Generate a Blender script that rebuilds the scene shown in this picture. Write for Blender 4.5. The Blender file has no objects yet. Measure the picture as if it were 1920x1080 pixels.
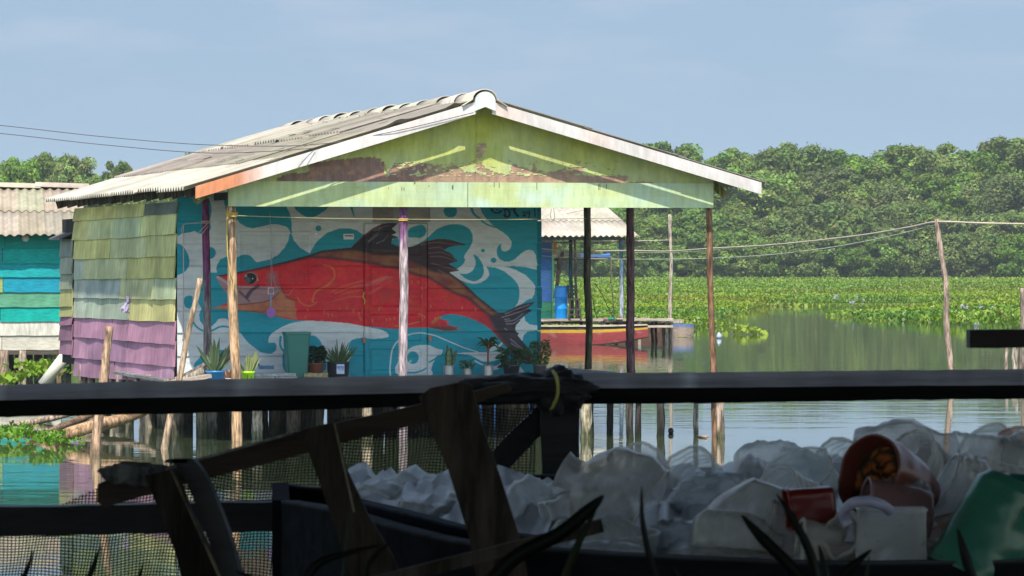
import bpy, bmesh, math, random
import numpy as np
from mathutils import Vector, noise as mnoise
random.seed(7); np.random.seed(7)
R = math.radians
scene = bpy.context.scene
col = scene.collection
# ------------------------------------------------------------------ camera
F = 7500.0            # focal length in pixels of the 1920 wide photograph
HY = 487.0            # row of the horizon
CH = 2.15             # camera height over the water
cd = bpy.data.cameras.new('camera'); cam = bpy.data.objects.new('camera', cd); col.objects.link(cam)
cam.location = (0, 0, CH); cam.rotation_euler = (R(90), 0, 0)
cd.sensor_width = 36; cd.lens = F/1920*36; cd.shift_y = -53/1920
cd.clip_start = .1; cd.clip_end = 6000
cd.dof.use_dof = True; cd.dof.focus_distance = 50; cd.dof.aperture_fstop = 36
scene.camera = cam
scene.render.resolution_x = 1024; scene.render.resolution_y = 576
scene.view_settings.view_transform = 'Standard'; scene.view_settings.look = 'None'
EXPO = 1.0; scene.view_settings.exposure = EXPO; scene.view_settings.gamma = 1

def at(px, py, Y):
    return Vector(((px-960)/F*Y, Y, CH+(HY-py)/F*Y))
def atz(px, py, z):                 # point of a horizontal plane under a row of the picture
    Y = (CH-z)*F/(py-HY); return at(px, py, Y)
TH = R(14.9)
U = Vector((math.cos(TH), math.sin(TH), 0)); V = Vector((-math.sin(TH), math.cos(TH), 0))
Y0 = 48.1
O = Vector(((893-960)/F*Y0, Y0, 0))
def H(u, v, z): return O + U*u + V*v + Vector((0, 0, z))
def onV(px, py, v):
    d = Vector(((px-960)/F, 1, 0)); t = (v+O.dot(V))/d.dot(V)
    return at(px, py, t)
def onU(px, py, u):
    d = Vector(((px-960)/F, 1, 0)); t = (u+O.dot(U))/d.dot(U)
    return at(px, py, t)
def uv_of(p): q = p-O; return q.dot(U), q.dot(V), p.z
def pix(p): return 960+p[0]/p[1]*F, HY-(p[2]-CH)/p[1]*F

# ------------------------------------------------------------------ materials
def _objrand(m, amt):
    nt=m.node_tree; n=nt.nodes; l=nt.links; b=n['Principled BSDF']; src=b.inputs['Base Color'].links[0].from_socket
    oi=n.new('ShaderNodeObjectInfo'); hs=n.new('ShaderNodeHueSaturation'); r=n.new('ShaderNodeMapRange'); r.inputs[3].default_value=1-amt; r.inputs[4].default_value=1+amt; l.new(oi.outputs['Random'],r.inputs[0]); l.new(r.outputs[0],hs.inputs['Value'])
    m2=n.new('ShaderNodeMath'); m2.operation='MULTIPLY'; m2.inputs[1].default_value=7.31; l.new(oi.outputs['Random'],m2.inputs[0]); m3=n.new('ShaderNodeMath'); m3.operation='FRACT'; l.new(m2.outputs[0],m3.inputs[0]); r2=n.new('ShaderNodeMapRange'); r2.inputs[3].default_value=.488; r2.inputs[4].default_value=.518; l.new(m3.outputs[0],r2.inputs[0]); l.new(r2.outputs[0],hs.inputs['Hue']); r3=n.new('ShaderNodeMapRange'); r3.inputs[3].default_value=.88; r3.inputs[4].default_value=1.12; l.new(m3.outputs[0],r3.inputs[0]); l.new(r3.outputs[0],hs.inputs['Saturation'])
    l.new(src,hs.inputs['Color'])
    for lk in list(src.links):
        if lk.to_node!=hs: l.new(hs.outputs[0],lk.to_socket)
def gmat(name, rough=.7, sc=(3,3,3), amt=.25, bump=.3, bdist=.01, spec=.3, trans=0, metal=0, detail=5, coarse=.15, color=None, lo=.3, hi=.7):
    m = bpy.data.materials.new(name); m.use_nodes = True; nt = m.node_tree; n = nt.nodes; l = nt.links
    b = n['Principled BSDF']; out = n['Material Output']
    if color is None:
        a = n.new('ShaderNodeAttribute'); a.attribute_name = 'Col'; src = a.outputs['Color']
    else:
        a = n.new('ShaderNodeRGB'); a.outputs[0].default_value = (*color, 1); src = a.outputs[0]
    tc = n.new('ShaderNodeTexCoord'); mp = n.new('ShaderNodeMapping'); mp.inputs['Scale'].default_value = sc
    l.new(tc.outputs['Object'], mp.inputs['Vector'])
    ns = n.new('ShaderNodeTexNoise'); ns.inputs['Scale'].default_value = 1; ns.inputs['Detail'].default_value = detail; ns.inputs['Roughness'].default_value = .65
    l.new(mp.outputs[0], ns.inputs['Vector'])
    n2 = n.new('ShaderNodeTexNoise'); n2.inputs['Scale'].default_value = .9; n2.inputs['Detail'].default_value = 3
    l.new(tc.outputs['Object'], n2.inputs['Vector'])
    r = n.new('ShaderNodeMapRange'); r.inputs[1].default_value = lo; r.inputs[2].default_value = hi; r.inputs[3].default_value = 1-amt; r.inputs[4].default_value = 1+amt*.6
    l.new(ns.outputs['Fac'], r.inputs[0])
    r2 = n.new('ShaderNodeMapRange'); r2.inputs[1].default_value = .3; r2.inputs[2].default_value = .7; r2.inputs[3].default_value = 1-coarse; r2.inputs[4].default_value = 1+coarse
    l.new(n2.outputs['Fac'], r2.inputs[0])
    mu = n.new('ShaderNodeMath'); mu.operation = 'MULTIPLY'; l.new(r.outputs[0], mu.inputs[0]); l.new(r2.outputs[0], mu.inputs[1])
    vm = n.new('ShaderNodeVectorMath'); vm.operation = 'SCALE'; l.new(src, vm.inputs[0]); l.new(mu.outputs[0], vm.inputs['Scale'])
    l.new(vm.outputs[0], b.inputs['Base Color'])
    b.inputs['Roughness'].default_value = rough; b.inputs['Specular IOR Level'].default_value = spec; b.inputs['Metallic'].default_value = metal
    if bump:
        bp = n.new('ShaderNodeBump'); bp.inputs['Strength'].default_value = bump; bp.inputs['Distance'].default_value = bdist
        l.new(ns.outputs['Fac'], bp.inputs['Height']); l.new(bp.outputs[0], b.inputs['Normal'])
    if trans:
        t = n.new('ShaderNodeBsdfTranslucent'); l.new(vm.outputs[0], t.inputs['Color'])
        mx = n.new('ShaderNodeMixShader'); mx.inputs[0].default_value = trans
        l.new(b.outputs[0], mx.inputs[1]); l.new(t.outputs[0], mx.inputs[2]); l.new(mx.outputs[0], out.inputs['Surface'])
    return m
M = dict(
    mural=gmat('mural_paint', .55, (8,8,30), .1, .15, .004, .35, coarse=.06),
    gable=gmat('weathered_paint', .7, (14,14,3), .18, .3, .006, .25),
    board=gmat('weathered_board', .8, (9,9,40), .28, .5, .01, .2, coarse=.22),
    boardv=gmat('streaked_board', .8, (22,22,3), .35, .5, .01, .2, coarse=.3),
    wood=gmat('bare_wood', .85, (34,34,5), .6, .8, .012, .2, coarse=.22, lo=.4, hi=.62),
    woodh=gmat('bare_timber', .85, (5,30,30), .35, .7, .012, .2, coarse=.2),
    roof=gmat('fibre_cement', .9, (7,7,7), .2, .4, .01, .15, coarse=.22),
    metal=gmat('tin', .4, (15,15,3), .2, .2, .004, .5, metal=.5),
    plastic=gmat('hard_plastic', .35, (6,6,6), .1, .05, .003, .5, coarse=.05),
    clay=gmat('clay', .85, (14,14,14), .25, .4, .005, .2),
    leaf=gmat('foliage_leaf', .5, (3,3,3), .25, 0, 0, .3, trans=.3),
    tleaf=gmat('tree_leaf', .55, (.35,.35,.35), .22, 0, 0, .25, trans=.3, coarse=.2),
    hyac=gmat('hyacinth_leaf', .42, (1.2,1.2,1.2), .25, 0, 0, .35, trans=.35, coarse=.2),
    rope=gmat('rope_fibre', .9, (60,60,60), .3, .3, .004, .1),
    stone=gmat('rough_stone', .95, (22,22,22), .5, 1, .03, .1),
    dry=gmat('old_black_timber', .95, (3,30,30), .45, .5, .006, .04, coarse=.3),
    dark=gmat('soaked_timber', .6, (3,30,30), .45, .7, .008, .28, coarse=.3),
)
_objrand(M['tleaf'],.28)
# ------------------------------------------------------------------ mesh builder
def world_origin(o):
    p = Vector((0,0,0))
    while o is not None: p += o.location; o = o.parent
    return p
def raw(name, v, f, m, parent=None, cols=None, smooth=False):
    me = bpy.data.meshes.new(name)
    v = np.asarray(v, dtype=np.float32).reshape(-1, 3)
    og = world_origin(parent) if parent is not None else Vector((0,0,0))
    own = Vector((0,0,0))
    if parent is None:
        own = Vector((float((v[:,0].min()+v[:,0].max())/2), float((v[:,1].min()+v[:,1].max())/2), float(v[:,2].min())))
    v = v - np.array(og+own, dtype=np.float32)
    if isinstance(f, np.ndarray):
        nf, k = f.shape
        me.vertices.add(len(v)); me.vertices.foreach_set('co', v.ravel())
        me.loops.add(nf*k); me.loops.foreach_set('vertex_index', f.ravel().astype(np.int32))
        me.polygons.add(nf); me.polygons.foreach_set('loop_start', np.arange(nf, dtype=np.int32)*k)
        me.update(calc_edges=True)
    else:
        me.from_pydata(v.tolist(), [], f)
        bm=bmesh.new(); bm.from_mesh(me); bmesh.ops.recalc_face_normals(bm,faces=bm.faces); bm.to_mesh(me); bm.free(); me.update()
    if cols is not None:
        ca = me.color_attributes.new('Col', 'FLOAT_COLOR', 'POINT')
        c = np.ones((len(v), 4), dtype=np.float32); c[:, :3] = np.asarray(cols, dtype=np.float32).reshape(-1, 3)
        ca.data.foreach_set('color', c.ravel())
    if smooth: me.polygons.foreach_set('use_smooth', [True]*len(me.polygons))
    me.materials.append(m)
    o = bpy.data.objects.new(name, me); col.objects.link(o)
    o.location = own
    if parent is not None: o.parent = parent; o.location = (0,0,0)
    return o
class MB:
    def __init__(s, c=(.5,.5,.5)): s.v=[]; s.f=[]; s.k=[]; s.c=c
    def add(s, vs, fs, c=None):
        n=len(s.v); s.v += [tuple(p) for p in vs]; s.k += [tuple(c or s.c)]*len(vs) if not isinstance(c, list) else c
        s.f += [tuple(i+n for i in f) for f in fs]; return s
    def hexa(s, p, c=None):       # 8 points: bottom 4, top 4
        return s.add(p, [(3,2,1,0),(4,5,6,7),(0,1,5,4),(1,2,6,5),(2,3,7,6),(3,0,4,7)], c)
    def box(s, o, a, b, d, c=None):   # corner o, edge vectors
        o=Vector(o); a=Vector(a); b=Vector(b); d=Vector(d)
        return s.hexa([o,o+a,o+a+b,o+b,o+d,o+a+d,o+a+b+d,o+b+d], c)
    def beam(s, p, q, w, h, c=None, up=(0,0,1), jit=0, seg=1):   # w sideways, h along up; centred
        p=Vector(p); q=Vector(q); d=(q-p).normalized(); up=Vector(up); sd=d.cross(up).normalized(); up=sd.cross(d).normalized()
        rings=[]
        for i in range(seg+1):
            t=i/seg; o=p.lerp(q,t); jw=w*(1+random.uniform(-jit,jit)); jh=h*(1+random.uniform(-jit,jit))
            o=o+sd*random.uniform(-jit,jit)*w*.4+up*random.uniform(-jit,jit)*h*.4
            rings.append([o-sd*jw/2-up*jh/2, o+sd*jw/2-up*jh/2, o+sd*jw/2+up*jh/2, o-sd*jw/2+up*jh/2])
        vs=[x for r in rings for x in r]; fs=[(3,2,1,0)]
        for i in range(seg):
            for k in range(4): a=i*4+k; b=i*4+(k+1)%4; fs.append((a,b,b+4,a+4))
        e=seg*4; fs.append((e,e+1,e+2,e+3))
        return s.add(vs, fs, c)
    def tube(s, pts, rad, n=10, cf=None, wob=0, cap=True, seed=0):
        pts=[Vector(p) for p in pts]; m=len(pts)
        if not hasattr(rad,'__len__'): rad=[rad]*m
        vs=[]; ks=[]; ref=None
        for i in range(m):
            d=(pts[min(i+1,m-1)]-pts[max(i-1,0)]).normalized()
            if ref is None:
                ref=Vector((0,0,1)) if abs(d.z)<.9 else Vector((1,0,0))
            a=d.cross(ref)
            if a.length<1e-4: ref=Vector((0,1,0)); a=d.cross(ref)
            a.normalize(); b=d.cross(a)
            for k in range(n):
                an=2*math.pi*k/n; r=rad[i]
                if wob: r*=1+wob*mnoise.noise(Vector((math.cos(an)*1.3+seed, math.sin(an)*1.3, i*.55+seed*3)))
                vs.append(pts[i]+a*math.cos(an)*r+b*math.sin(an)*r)
                ks.append(tuple(cf(i/(m-1), k)) if cf else tuple(s.c))
        fs=[(i*n+k, i*n+(k+1)%n, (i+1)*n+(k+1)%n, (i+1)*n+k) for i in range(m-1) for k in range(n)]
        if cap: fs += [tuple(range(n-1,-1,-1)), tuple(range((m-1)*n, m*n))]
        return s.add(vs, fs, ks)
    def quad(s, a,b,c_,d, c=None): return s.add([a,b,c_,d],[(0,1,2,3)],c)
    def build(s, name, m, parent=None, smooth=False):
        return raw(name, s.v, s.f, m, parent, s.k, smooth)
def shade(c, a): return tuple(max(0, x*a) for x in c)
def vary(c, a=.15, hue=.05):
    k=1+random.uniform(-a,a); return tuple(max(0,x*k*(1+random.uniform(-hue,hue))) for x in c)
def tag(o, label=None, cat=None, group=None, kind=None):
    if label: o['label']=label
    if cat: o['category']=cat
    if group: o['group']=group
    if kind: o['kind']=kind
    return o
def empty(name, loc, label, cat, group=None):
    o=bpy.data.objects.new(name, None); col.objects.link(o); o.location=Vector(loc); o.empty_display_size=.1
    return tag(o, label, cat, group)
def spline(pts, n=8):
    pts=[Vector(p) for p in pts]; out=[]
    for i in range(len(pts)-1):
        a=pts[max(i-1,0)]; b=pts[i]; c=pts[i+1]; d=pts[min(i+2,len(pts)-1)]
        for k in range(n):
            t=k/n; out.append(.5*((2*b)+(c-a)*t+(2*a-5*b+4*c-d)*t*t+(3*b-a-3*c+d)*t**3))
    out.append(pts[-1]); return out
def pole_pts(p, q, n=10, bend=.03, seed=0):
    p=Vector(p); q=Vector(q); out=[]
    for i in range(n+1):
        t=i/n; w=Vector((mnoise.noise(Vector((t*2.3,seed,0))), mnoise.noise(Vector((t*2.3,seed,5))), 0))*bend
        out.append(p.lerp(q,t)+w*math.sin(math.pi*t)*1.6)
    return out
def pole(name, p, q, r0, r1, m, parent=None, cf=None, c=(.3,.25,.2), seed=1, bend=.03, wob=.25, n=9, seg=22):
    b=MB(c); pts=pole_pts(p,q,seg,bend,seed)
    b.tube(pts,[r0+(r1-r0)*i/seg for i in range(seg+1)],n,cf,wob,seed=seed)
    return b.build(name,m,parent,True)
def wire(name, pts, r, c, parent=None, n=5, sm=6):
    return MB(c).tube(spline(pts,sm),r,n).build(name,M['rope'],parent,True)
def sag(p,q,s,n=12):
    p=Vector(p); q=Vector(q); return [p.lerp(q,i/n)-Vector((0,0,s*4*(i/n)*(1-i/n))) for i in range(n+1)]
# ------------------------------------------------------------------ numpy noise
def vnoise(x, y, seed=0):
    xi=np.floor(x).astype(np.int64); yi=np.floor(y).astype(np.int64); xf=x-xi; yf=y-yi
    def h(a,b):
        n=(a*374761393+b*668265263+seed*982451653)&0x7fffffff; n=((n^(n>>13))*1274126177)&0x7fffffff
        return ((n^(n>>16))&0xffff)/65535.
    sx=xf*xf*(3-2*xf); sy=yf*yf*(3-2*yf)
    return (h(xi,yi)*(1-sx)+h(xi+1,yi)*sx)*(1-sy)+(h(xi,yi+1)*(1-sx)+h(xi+1,yi+1)*sx)*sy
def fbm(x,y,seed=0,o=4):
    s=0;a=.5;t=0
    for i in range(o): s=s+a*vnoise(x*2**i,y*2**i,seed+i*7); t+=a; a*=.5
    return s/t
# ------------------------------------------------------------------ the mural, painted per vertex on the wall's own grid
CR={'A':(320,380,3.1775),'B':(680,380,3.1775),'2':(320,360,6.355),'L':(320,530,5.836),'4':(540,390,7.2),'5':(540,540,6.173),'6':(740,390,6.354),'7':(740,540,6.17),'G':(360,160,3.4286),'K':(880,160,3.4286),'S':(900,380,16),'3':(0,330,2.7)}
def cv(k, pts): o=CR[k]; return [(o[0]+a/o[2], o[1]+b/o[2]) for a,b in pts]
def cr(pts, n=4):
    P=np.array(pts,float); N=len(P); out=[]
    for i in range(N):
        a,b,c,d=P[(i-1)%N],P[i],P[(i+1)%N],P[(i+2)%N]
        for k in range(n):
            t=k/n; out.append(.5*(2*b+(c-a)*t+(2*a-5*b+4*c-d)*t*t+(3*b-a-3*c+d)*t**3))
    return np.array(out)
def inside(poly, x, y):
    r=np.zeros(x.shape,bool); n=len(poly); bb=(x>=poly[:,0].min())&(x<=poly[:,0].max())&(y>=poly[:,1].min())&(y<=poly[:,1].max())
    if not bb.any(): return r
    xs=x[bb]; ys=y[bb]; q=np.zeros(xs.shape,bool)
    for i in range(n):
        x1,y1=poly[i]; x2,y2=poly[(i+1)%n]
        if y1==y2: continue
        c=((y1>ys)!=(y2>ys))&(xs<(x2-x1)*(ys-y1)/(y2-y1)+x1); q^=c
    r[bb]=q; return r
def dist(pts, x, y, w=None):      # distance to a polyline, and the parameter along it
    D=np.full(x.shape,1e9); T=np.zeros(x.shape); n=len(pts)-1
    for i in range(n):
        ax,ay=pts[i]; bx,by=pts[i+1]; dx,dy=bx-ax,by-ay; L=dx*dx+dy*dy+1e-9
        t=np.clip(((x-ax)*dx+(y-ay)*dy)/L,0,1); d=np.hypot(x-ax-t*dx,y-ay-t*dy)
        m=d<D; D=np.where(m,d,D); T=np.where(m,(i+t)/n,T)
    return D,T
def sp2(pts,n=6): return [(p.x,p.y) for p in spline([(a,b,0) for a,b in pts],n)]
class Canvas:
    def __init__(s,x,y,base): s.x=x; s.y=y; s.c=np.zeros(x.shape+(3,))+np.array(base)
    def fill(s,k,pts,c,smooth=True,a=1.0):
        p=cv(k,pts) if k else pts; p=cr(p) if smooth else np.array(p,float)
        m=inside(p,s.x,s.y); s.c[m]=s.c[m]*(1-a)+np.array(c)*a; return m
    def stroke(s,k,pts,w0,w1,c,a=1.0,soft=0,clip=None):
        p=sp2(cv(k,pts) if k else pts); P=np.array(p); mg=max(w0,w1)+soft+2
        bb=(s.x>P[:,0].min()-mg)&(s.x<P[:,0].max()+mg)&(s.y>P[:,1].min()-mg)&(s.y<P[:,1].max()+mg)
        if clip is not None: bb&=clip
        if not bb.any(): return
        D,T=dist(p,s.x[bb],s.y[bb]); w=(w0+(w1-w0)*T)/2
        al=np.clip(1-(D-w)/max(soft,.5),0,1)*a; q=s.c[bb]; s.c[bb]=q*(1-al[:,None])+np.array(c)*al[:,None]
    def dot(s,k,p,r,c,ry=None): 
        o=CR[k]; cx=o[0]+p[0]/o[2]; cy=o[1]+p[1]/o[2]; r/=o[2]; ry=(ry/o[2]) if ry else r
        m=((s.x-cx)/r)**2+((s.y-cy)/ry)**2<1; s.c[m]=c; return m
TEAL=(.004,.29,.375); WHT=(.60,.635,.645); BLK=(.022,.016,.026)
FISH=(cv('A',[(270,432),(300,430),(400,412),(470,400),(600,370),(700,345),(830,310),(900,285),(1000,275),(1075,267),(1100,240),(1140,200),(1200,152),(1260,125)])
 +cv('B',[(160,122),(205,122),(172,155),(200,180),(168,192),(210,205),(175,215),(165,243),(215,262),(270,265),(310,258),(370,230),(440,216),(510,218),(570,235),(622,252),(560,256),(515,264)])
 +cv('6',[(580,500),(650,530),(712,577),(690,582),(750,632),(640,665),(700,700),(770,747),(650,767),(780,860),(900,965)])
 +cv('7',[(860,0),(950,90),(1050,170),(1150,250),(1210,285),(1270,285),(1340,250),(1400,215),(1500,180),(1625,160),(1560,215),(1530,235),(1590,260),(1500,320),(1440,360),(1455,375),(1400,430),(1390,490),(1440,530),(1420,545),(1480,620),(1560,720),(1600,800),(1600,870),(1540,885),(1470,860),(1440,830),(1350,740),(1250,640),(1150,520),(1120,490),(1040,430),(940,375),(850,340),(760,315),(660,302),(580,310),(530,335),(525,355),(560,370),(622,370),(590,400),(642,395),(600,425),(700,450),(742,455),(700,475),(812,480),(700,492),(560,498),(480,475),(400,460),(250,458),(160,462),(0,472)])
 +cv('5',[(870,440),(700,408),(500,390),(270,378),(100,372),(0,362)])+cv('A',[(580,662),(420,642),(240,632),(300,611),(358,587),(350,552),(310,512),(280,465)]))
LINE=cv('A',[(400,412),(600,372),(700,350),(830,320)])+cv('4',[(310,665),(450,665),(700,690),(900,712),(1100,742),(1290,787)])+cv('6',[(0,712),(160,760),(280,800),(400,822),(480,872),(620,962),(740,1022),(870,1072)])+cv('7',[(850,120),(950,200),(1020,262),(1120,330),(1200,400)])
def paint_mural(x,y):
    K=Canvas(x,y,WHT); T=TEAL
    K.fill('2',[(60,60),(200,60),(360,50),(450,85),(480,150),(485,230),(470,320),(455,360),(478,400),(470,450),(430,480),(350,498),(315,485),(285,465),(230,480),(150,490),(60,490)],T)
    K.fill('A',[(312,-60),(318,0),(330,50),(345,95),(390,100),(410,120),(450,145),(490,152),(540,142),(590,130),(640,130),(690,143),(708,165),(712,182),(722,182),(720,120),(712,70),(690,25),(690,-60)],T,False)
    K.fill('A',[(709,178),(700,225),(680,265),(640,310),(590,338),(510,356),(495,340),(478,318),(450,308),(420,312),(395,325),(330,322),(295,338),(275,370),(272,395),(275,416),(235,416),(190,450),(174,509),(158,558),(163,596),(182,631),(169,667),(174,705),(196,732),(245,735),(267,716),(283,694),(305,689),(332,692),(357,711),(390,750),(422,784),(452,825),(490,858),(534,890),(577,900),(604,898),(626,879),(631,852),(621,833),(599,833),(585,836),(580,819),(588,797),(604,776),(643,751),(670,737),(705,722),(740,712),(800,704),(1145,700),(1145,190),(1110,165),(1060,152),(1000,155),(930,180),(870,230),(826,302),(770,268),(735,228),(722,195)],T,False)
    K.fill('2',[(50,615),(90,620),(130,630),(165,670),(205,740),(225,820),(215,890),(180,940),(130,975),(80,990),(50,992)],T,False)
    K.dot('2',(475,725),62,T,70)
    K.fill('L',[(150,165),(190,143),(235,150),(240,200),(215,280),(165,270),(145,230)],T)
    K.stroke('L',[(235,360),(240,420),(290,490),(360,527),(450,523),(530,485),(600,480),(660,498),(760,540)],3.4,2.6,T)
    K.fill('L',[(255,925),(270,870),(315,820),(330,790),(370,755),(450,738),(580,737),(655,750),(700,800),(600,900),(400,960)],T)
    K.stroke('A',[(655,800),(652,850),(675,890)],4,3,T)
    K.fill('A',[(735,-40),(735,25),(760,55),(800,82),(850,85),(890,65),(935,30),(950,-40)],T)
    K.stroke('A',[(1055,-20),(1075,25),(1092,84)],8,1,T)
    K.dot('A',(880,153),17,T); K.dot('A',(865,187),6,(.95,.95,.95))  # the small white dot is a sun glint put into the paint
    K.fill('A',[(690,800),(760,785),(820,788),(870,800),(905,850),(918,900),(905,1010),(680,1010)],T)
    # right part
    K.fill('5',[(705,1060),(705,835),(735,790),(715,745),(692,700),(705,640),(740,600),(790,583),(880,574),(950,588),(1080,582),(1155,568),(1165,540),(1130,505),(1050,475),(950,458),(870,440),(870,300),(1300,300),(1300,1060)],T,False)
    K.fill(None,[(745,560),(1012,560),(1012,715),(745,715)],T,False)
    K.fill('6',[(160,262),(220,222),(300,200),(350,215),(370,270),(350,330),(300,355),(240,352),(160,345)],T)
    K.fill('B',[(165,245),(200,200),(215,225),(270,262),(310,252),(350,232),(390,205),(440,160),(500,135),(560,128),(610,140),(645,170),(655,215),(640,265),(605,315),(608,345),(590,372),(540,402),(400,420),(200,320)],T)
    K.fill('6',[(940,550),(990,585),(1030,640),(1055,700),(1062,760),(1040,820),(990,860),(930,870),(860,850),(810,815),(775,782),(850,785),(910,760),(950,710),(962,650),(950,600)],T)
    K.dot('6',(1050,507),23,T); K.dot('6',(1175,622),33,T); K.dot('6',(662,40),80,T,74)
    K.stroke('6',[(910,-20),(935,60),(1000,120),(1080,185),(1190,230)],5,2,T)
    K.fill('6',[(1020,-80),(1020,0),(1040,60),(1090,130),(1200,235),(1290,290),(1350,340),(1390,400),(1390,450),(1370,495),(1320,520),(1280,510),(1265,470),(1270,425),(1230,455),(1213,510),(1220,570),(1250,610),(1300,635),(1360,640),(1430,610),(1500,545),(1560,505),(1610,495),(1650,510),(1680,560),(1690,650),(1760,650),(1760,-80)],T,False)
    K.fill('6',[(1300,697),(1420,692),(1550,703),(1760,750),(1760,1250),(1600,1250),(1640,1060),(1668,1010),(1672,935),(1640,880),(1560,800),(1450,740),(1370,712)],T,False)
    K.fill(None,cv('6',[(1090,697),(1200,710),(1300,750),(1400,830),(1460,900),(1488,980),(1492,1080)])+cv('7',[(1445,80),(1420,180),(1385,222),(1150,330)])+cv('6',[(900,990),(780,858),(860,890),(940,905),(1020,890),(1090,850),(1125,800),(1120,750)]),T,False)
    W=WHT
    K.fill(None,cv('7',[(1440,-20),(1445,80),(1425,170),(1385,222),(1480,175),(1530,140),(1590,110),(1618,70),(1622,-20)]),W,False)
    K.fill('7',[(1660,435),(1560,420),(1510,380),(1500,325),(1450,370),(1400,430),(1390,470),(1400,486),(1660,486)],W,False)
    K.fill('7',[(1385,492),(1640,492),(1540,503),(1490,548),(1475,612),(1420,550)],W,False)
    K.fill('7',[(160,702),(220,672),(300,660),(390,660),(440,680),(500,705),(550,715),(550,745),(515,790),(470,830),(440,880),(420,940),(410,1010),(60,1010),(0,935),(30,860),(70,790),(120,730)],W)
    K.dot('7',(205,805),68,T,72)
    K.stroke('7',[(100,975),(165,980),(240,975),(310,955),(360,925)],4,2,T); K.stroke('7',[(395,860),(450,830),(510,785)],2,3,T)
    K.dot('7',(178,845),14,(.55,.6,.1)); K.dot('7',(40,805),16,(.7,.2,.3),8)
    K.stroke(None,cv('5',[(1180,1010),(1175,930),(1195,740),(1235,650),(1285,595)])+cv('7',[(60,570),(160,540),(220,525),(300,520),(390,532),(480,555),(540,580),(680,640),(800,690),(960,740)]),2.2,1.2,W)
    K.fill('7',[(715,755),(850,745),(1000,745),(1200,740),(1300,760),(1200,825),(1110,850),(1020,850),(960,820),(860,775)],W)
    K.dot('7',(1120,660),62,W,36); K.stroke('7',[(1110,720),(1180,690),(1240,640)],6,3,W)
    K.stroke('7',[(1120,925),(1190,915),(1260,860)],7,5,W); K.stroke('7',[(930,845),(1020,890)],2,2,W)
    K.fill('7',[(1440,895),(1500,975),(1430,975)],W,False)
    # signature
    S=(.01,.02,.045)
    for pts,w in [([(330,215),(370,250),(440,300),(540,305),(620,270),(650,230)],1.8),([(470,200),(540,215),(580,240)],1.3),([(330,150),(340,200),(400,190)],1.5),([(700,190),(740,210),(745,290)],1.8),([(780,190),(850,230),(880,300),(880,380),(820,420),(760,420),(720,380),(760,350)],2.4),([(900,200),(980,205),(1040,180)],1.3),([(1035,170),(1030,250),(1060,320),(1130,395)],3),([(1275,300),(1320,280),(1350,300),(1330,340),(1280,400),(1370,385)],1.5),([(1410,260),(1410,320),(1470,325)],1.4),([(1475,240),(1475,350),(1460,460)],1.5),([(1630,150),(1635,300),(1640,400)],1.6)]:
        K.stroke('S',pts,w*1.4,w*1.4,S)
    # the fish
    fm=inside(np.array(FISH,float),x,y)
    n1=fbm(x/22,y/16,3); n2=fbm(x/5,y/5,9)
    red=np.array((.66,.012,.026)); org=np.array((.68,.06,.026))
    t=np.clip((n1-.45)*3,0,1)[...,None]*.4
    body=red*(1-t)+org*t
    body=body*(.8+.4*n2[...,None])
    # belly and rear turn darker crimson / brown towards the tail
    tt=np.clip((x-880)/90,0,1)[...,None]; body=body*(1-tt)+np.array((.085,.035,.035))*tt
    K.c[fm]=body[fm]
    lx=np.array([p[0] for p in LINE]); ly=np.array([p[1] for p in LINE]); yl=np.interp(x,lx,ly)
    band=fm&(y<yl)&(x>540)
    bt=np.clip((n1-.35)*2.6,0,1)[...,None]
    bc=np.array((.20,.035,.03))*(1-bt)+np.array((.30,.11,.045))*bt
    K.c[band]=bc[band]
    D,_=dist(LINE,x,y); a=np.clip(1-D/4.5,0,1)[...,None]*.85; K.c=np.where(fm[...,None]&(x[...,None]>520),K.c*(1-a)+np.array(BLK)*a,K.c)
    back=cv('A',[(270,432),(400,412),(600,370),(700,345),(830,310),(900,285),(1000,275),(1075,267),(1180,290),(1271,300)])+cv('B',[(200,300),(330,345),(430,400)])+cv('6',[(650,767),(780,860),(900,965)])+cv('7',[(860,0),(950,90),(1050,170),(1150,250)])
    D,_=dist(back,x,y); a=np.clip(1.25-D/5.5,0,1)[...,None]; K.c=np.where(fm[...,None],K.c*(1-a)+np.array(BLK)*a,K.c)
    def part(pts,c,f):
        m=inside(np.array(pts,float),x,y)&fm; D,_=dist(pts+pts[:1],x,y); a=np.clip(D/f,0,1)[...,None]*m[...,None]; K.c=K.c*(1-a)+np.array(c)*a
    part(cv('A',[(1060,285),(1075,250),(1140,200),(1200,152),(1290,100)])+cv('B',[(230,100),(240,300),(100,290)]),BLK,5)
    part(cv('B',[(220,330),(240,262),(330,235),(440,200),(660,215),(660,420),(500,420),(420,420)]),(.045,.018,.026),6)
    part(cv('7',[(1050,330),(1180,240),(1400,150),(1700,100),(1700,900),(1450,900),(1250,660),(1120,480)]),(.040,.024,.036),9)
    part(cv('7',[(380,440),(500,420),(700,440),(850,480),(600,520),(420,480)]),(.13,.045,.03),5)
    def strk(k,pts,w0,w1,c,a=.9,soft=.8): K.stroke(k,pts,w0,w1,c,a,soft,clip=fm)
    for p in [[(1080,460),(1220,350)],[(1190,480),(1290,430)],[(1160,310),(1260,270)]]: strk('4',p,1.2,.5,(.24,.2,.24),.8)
    for p in [[(20,180),(80,150)],[(30,230),(100,165)],[(90,150),(160,135)],[(120,230),(150,190)]]: strk('B',p,1,.4,(.2,.15,.18),.8)
    for p in [[(390,420),(520,410),(660,430),(790,432)],[(410,480),(520,470),(580,490)],[(400,540),(560,530),(690,580)],[(420,580),(560,580),(720,630)],[(440,660),(560,690),(740,740)],[(520,740),(600,780)],[(300,440),(420,425)]]:
        strk('6',p,1.3,.5,(.22,.13,.12),.75)
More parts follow.
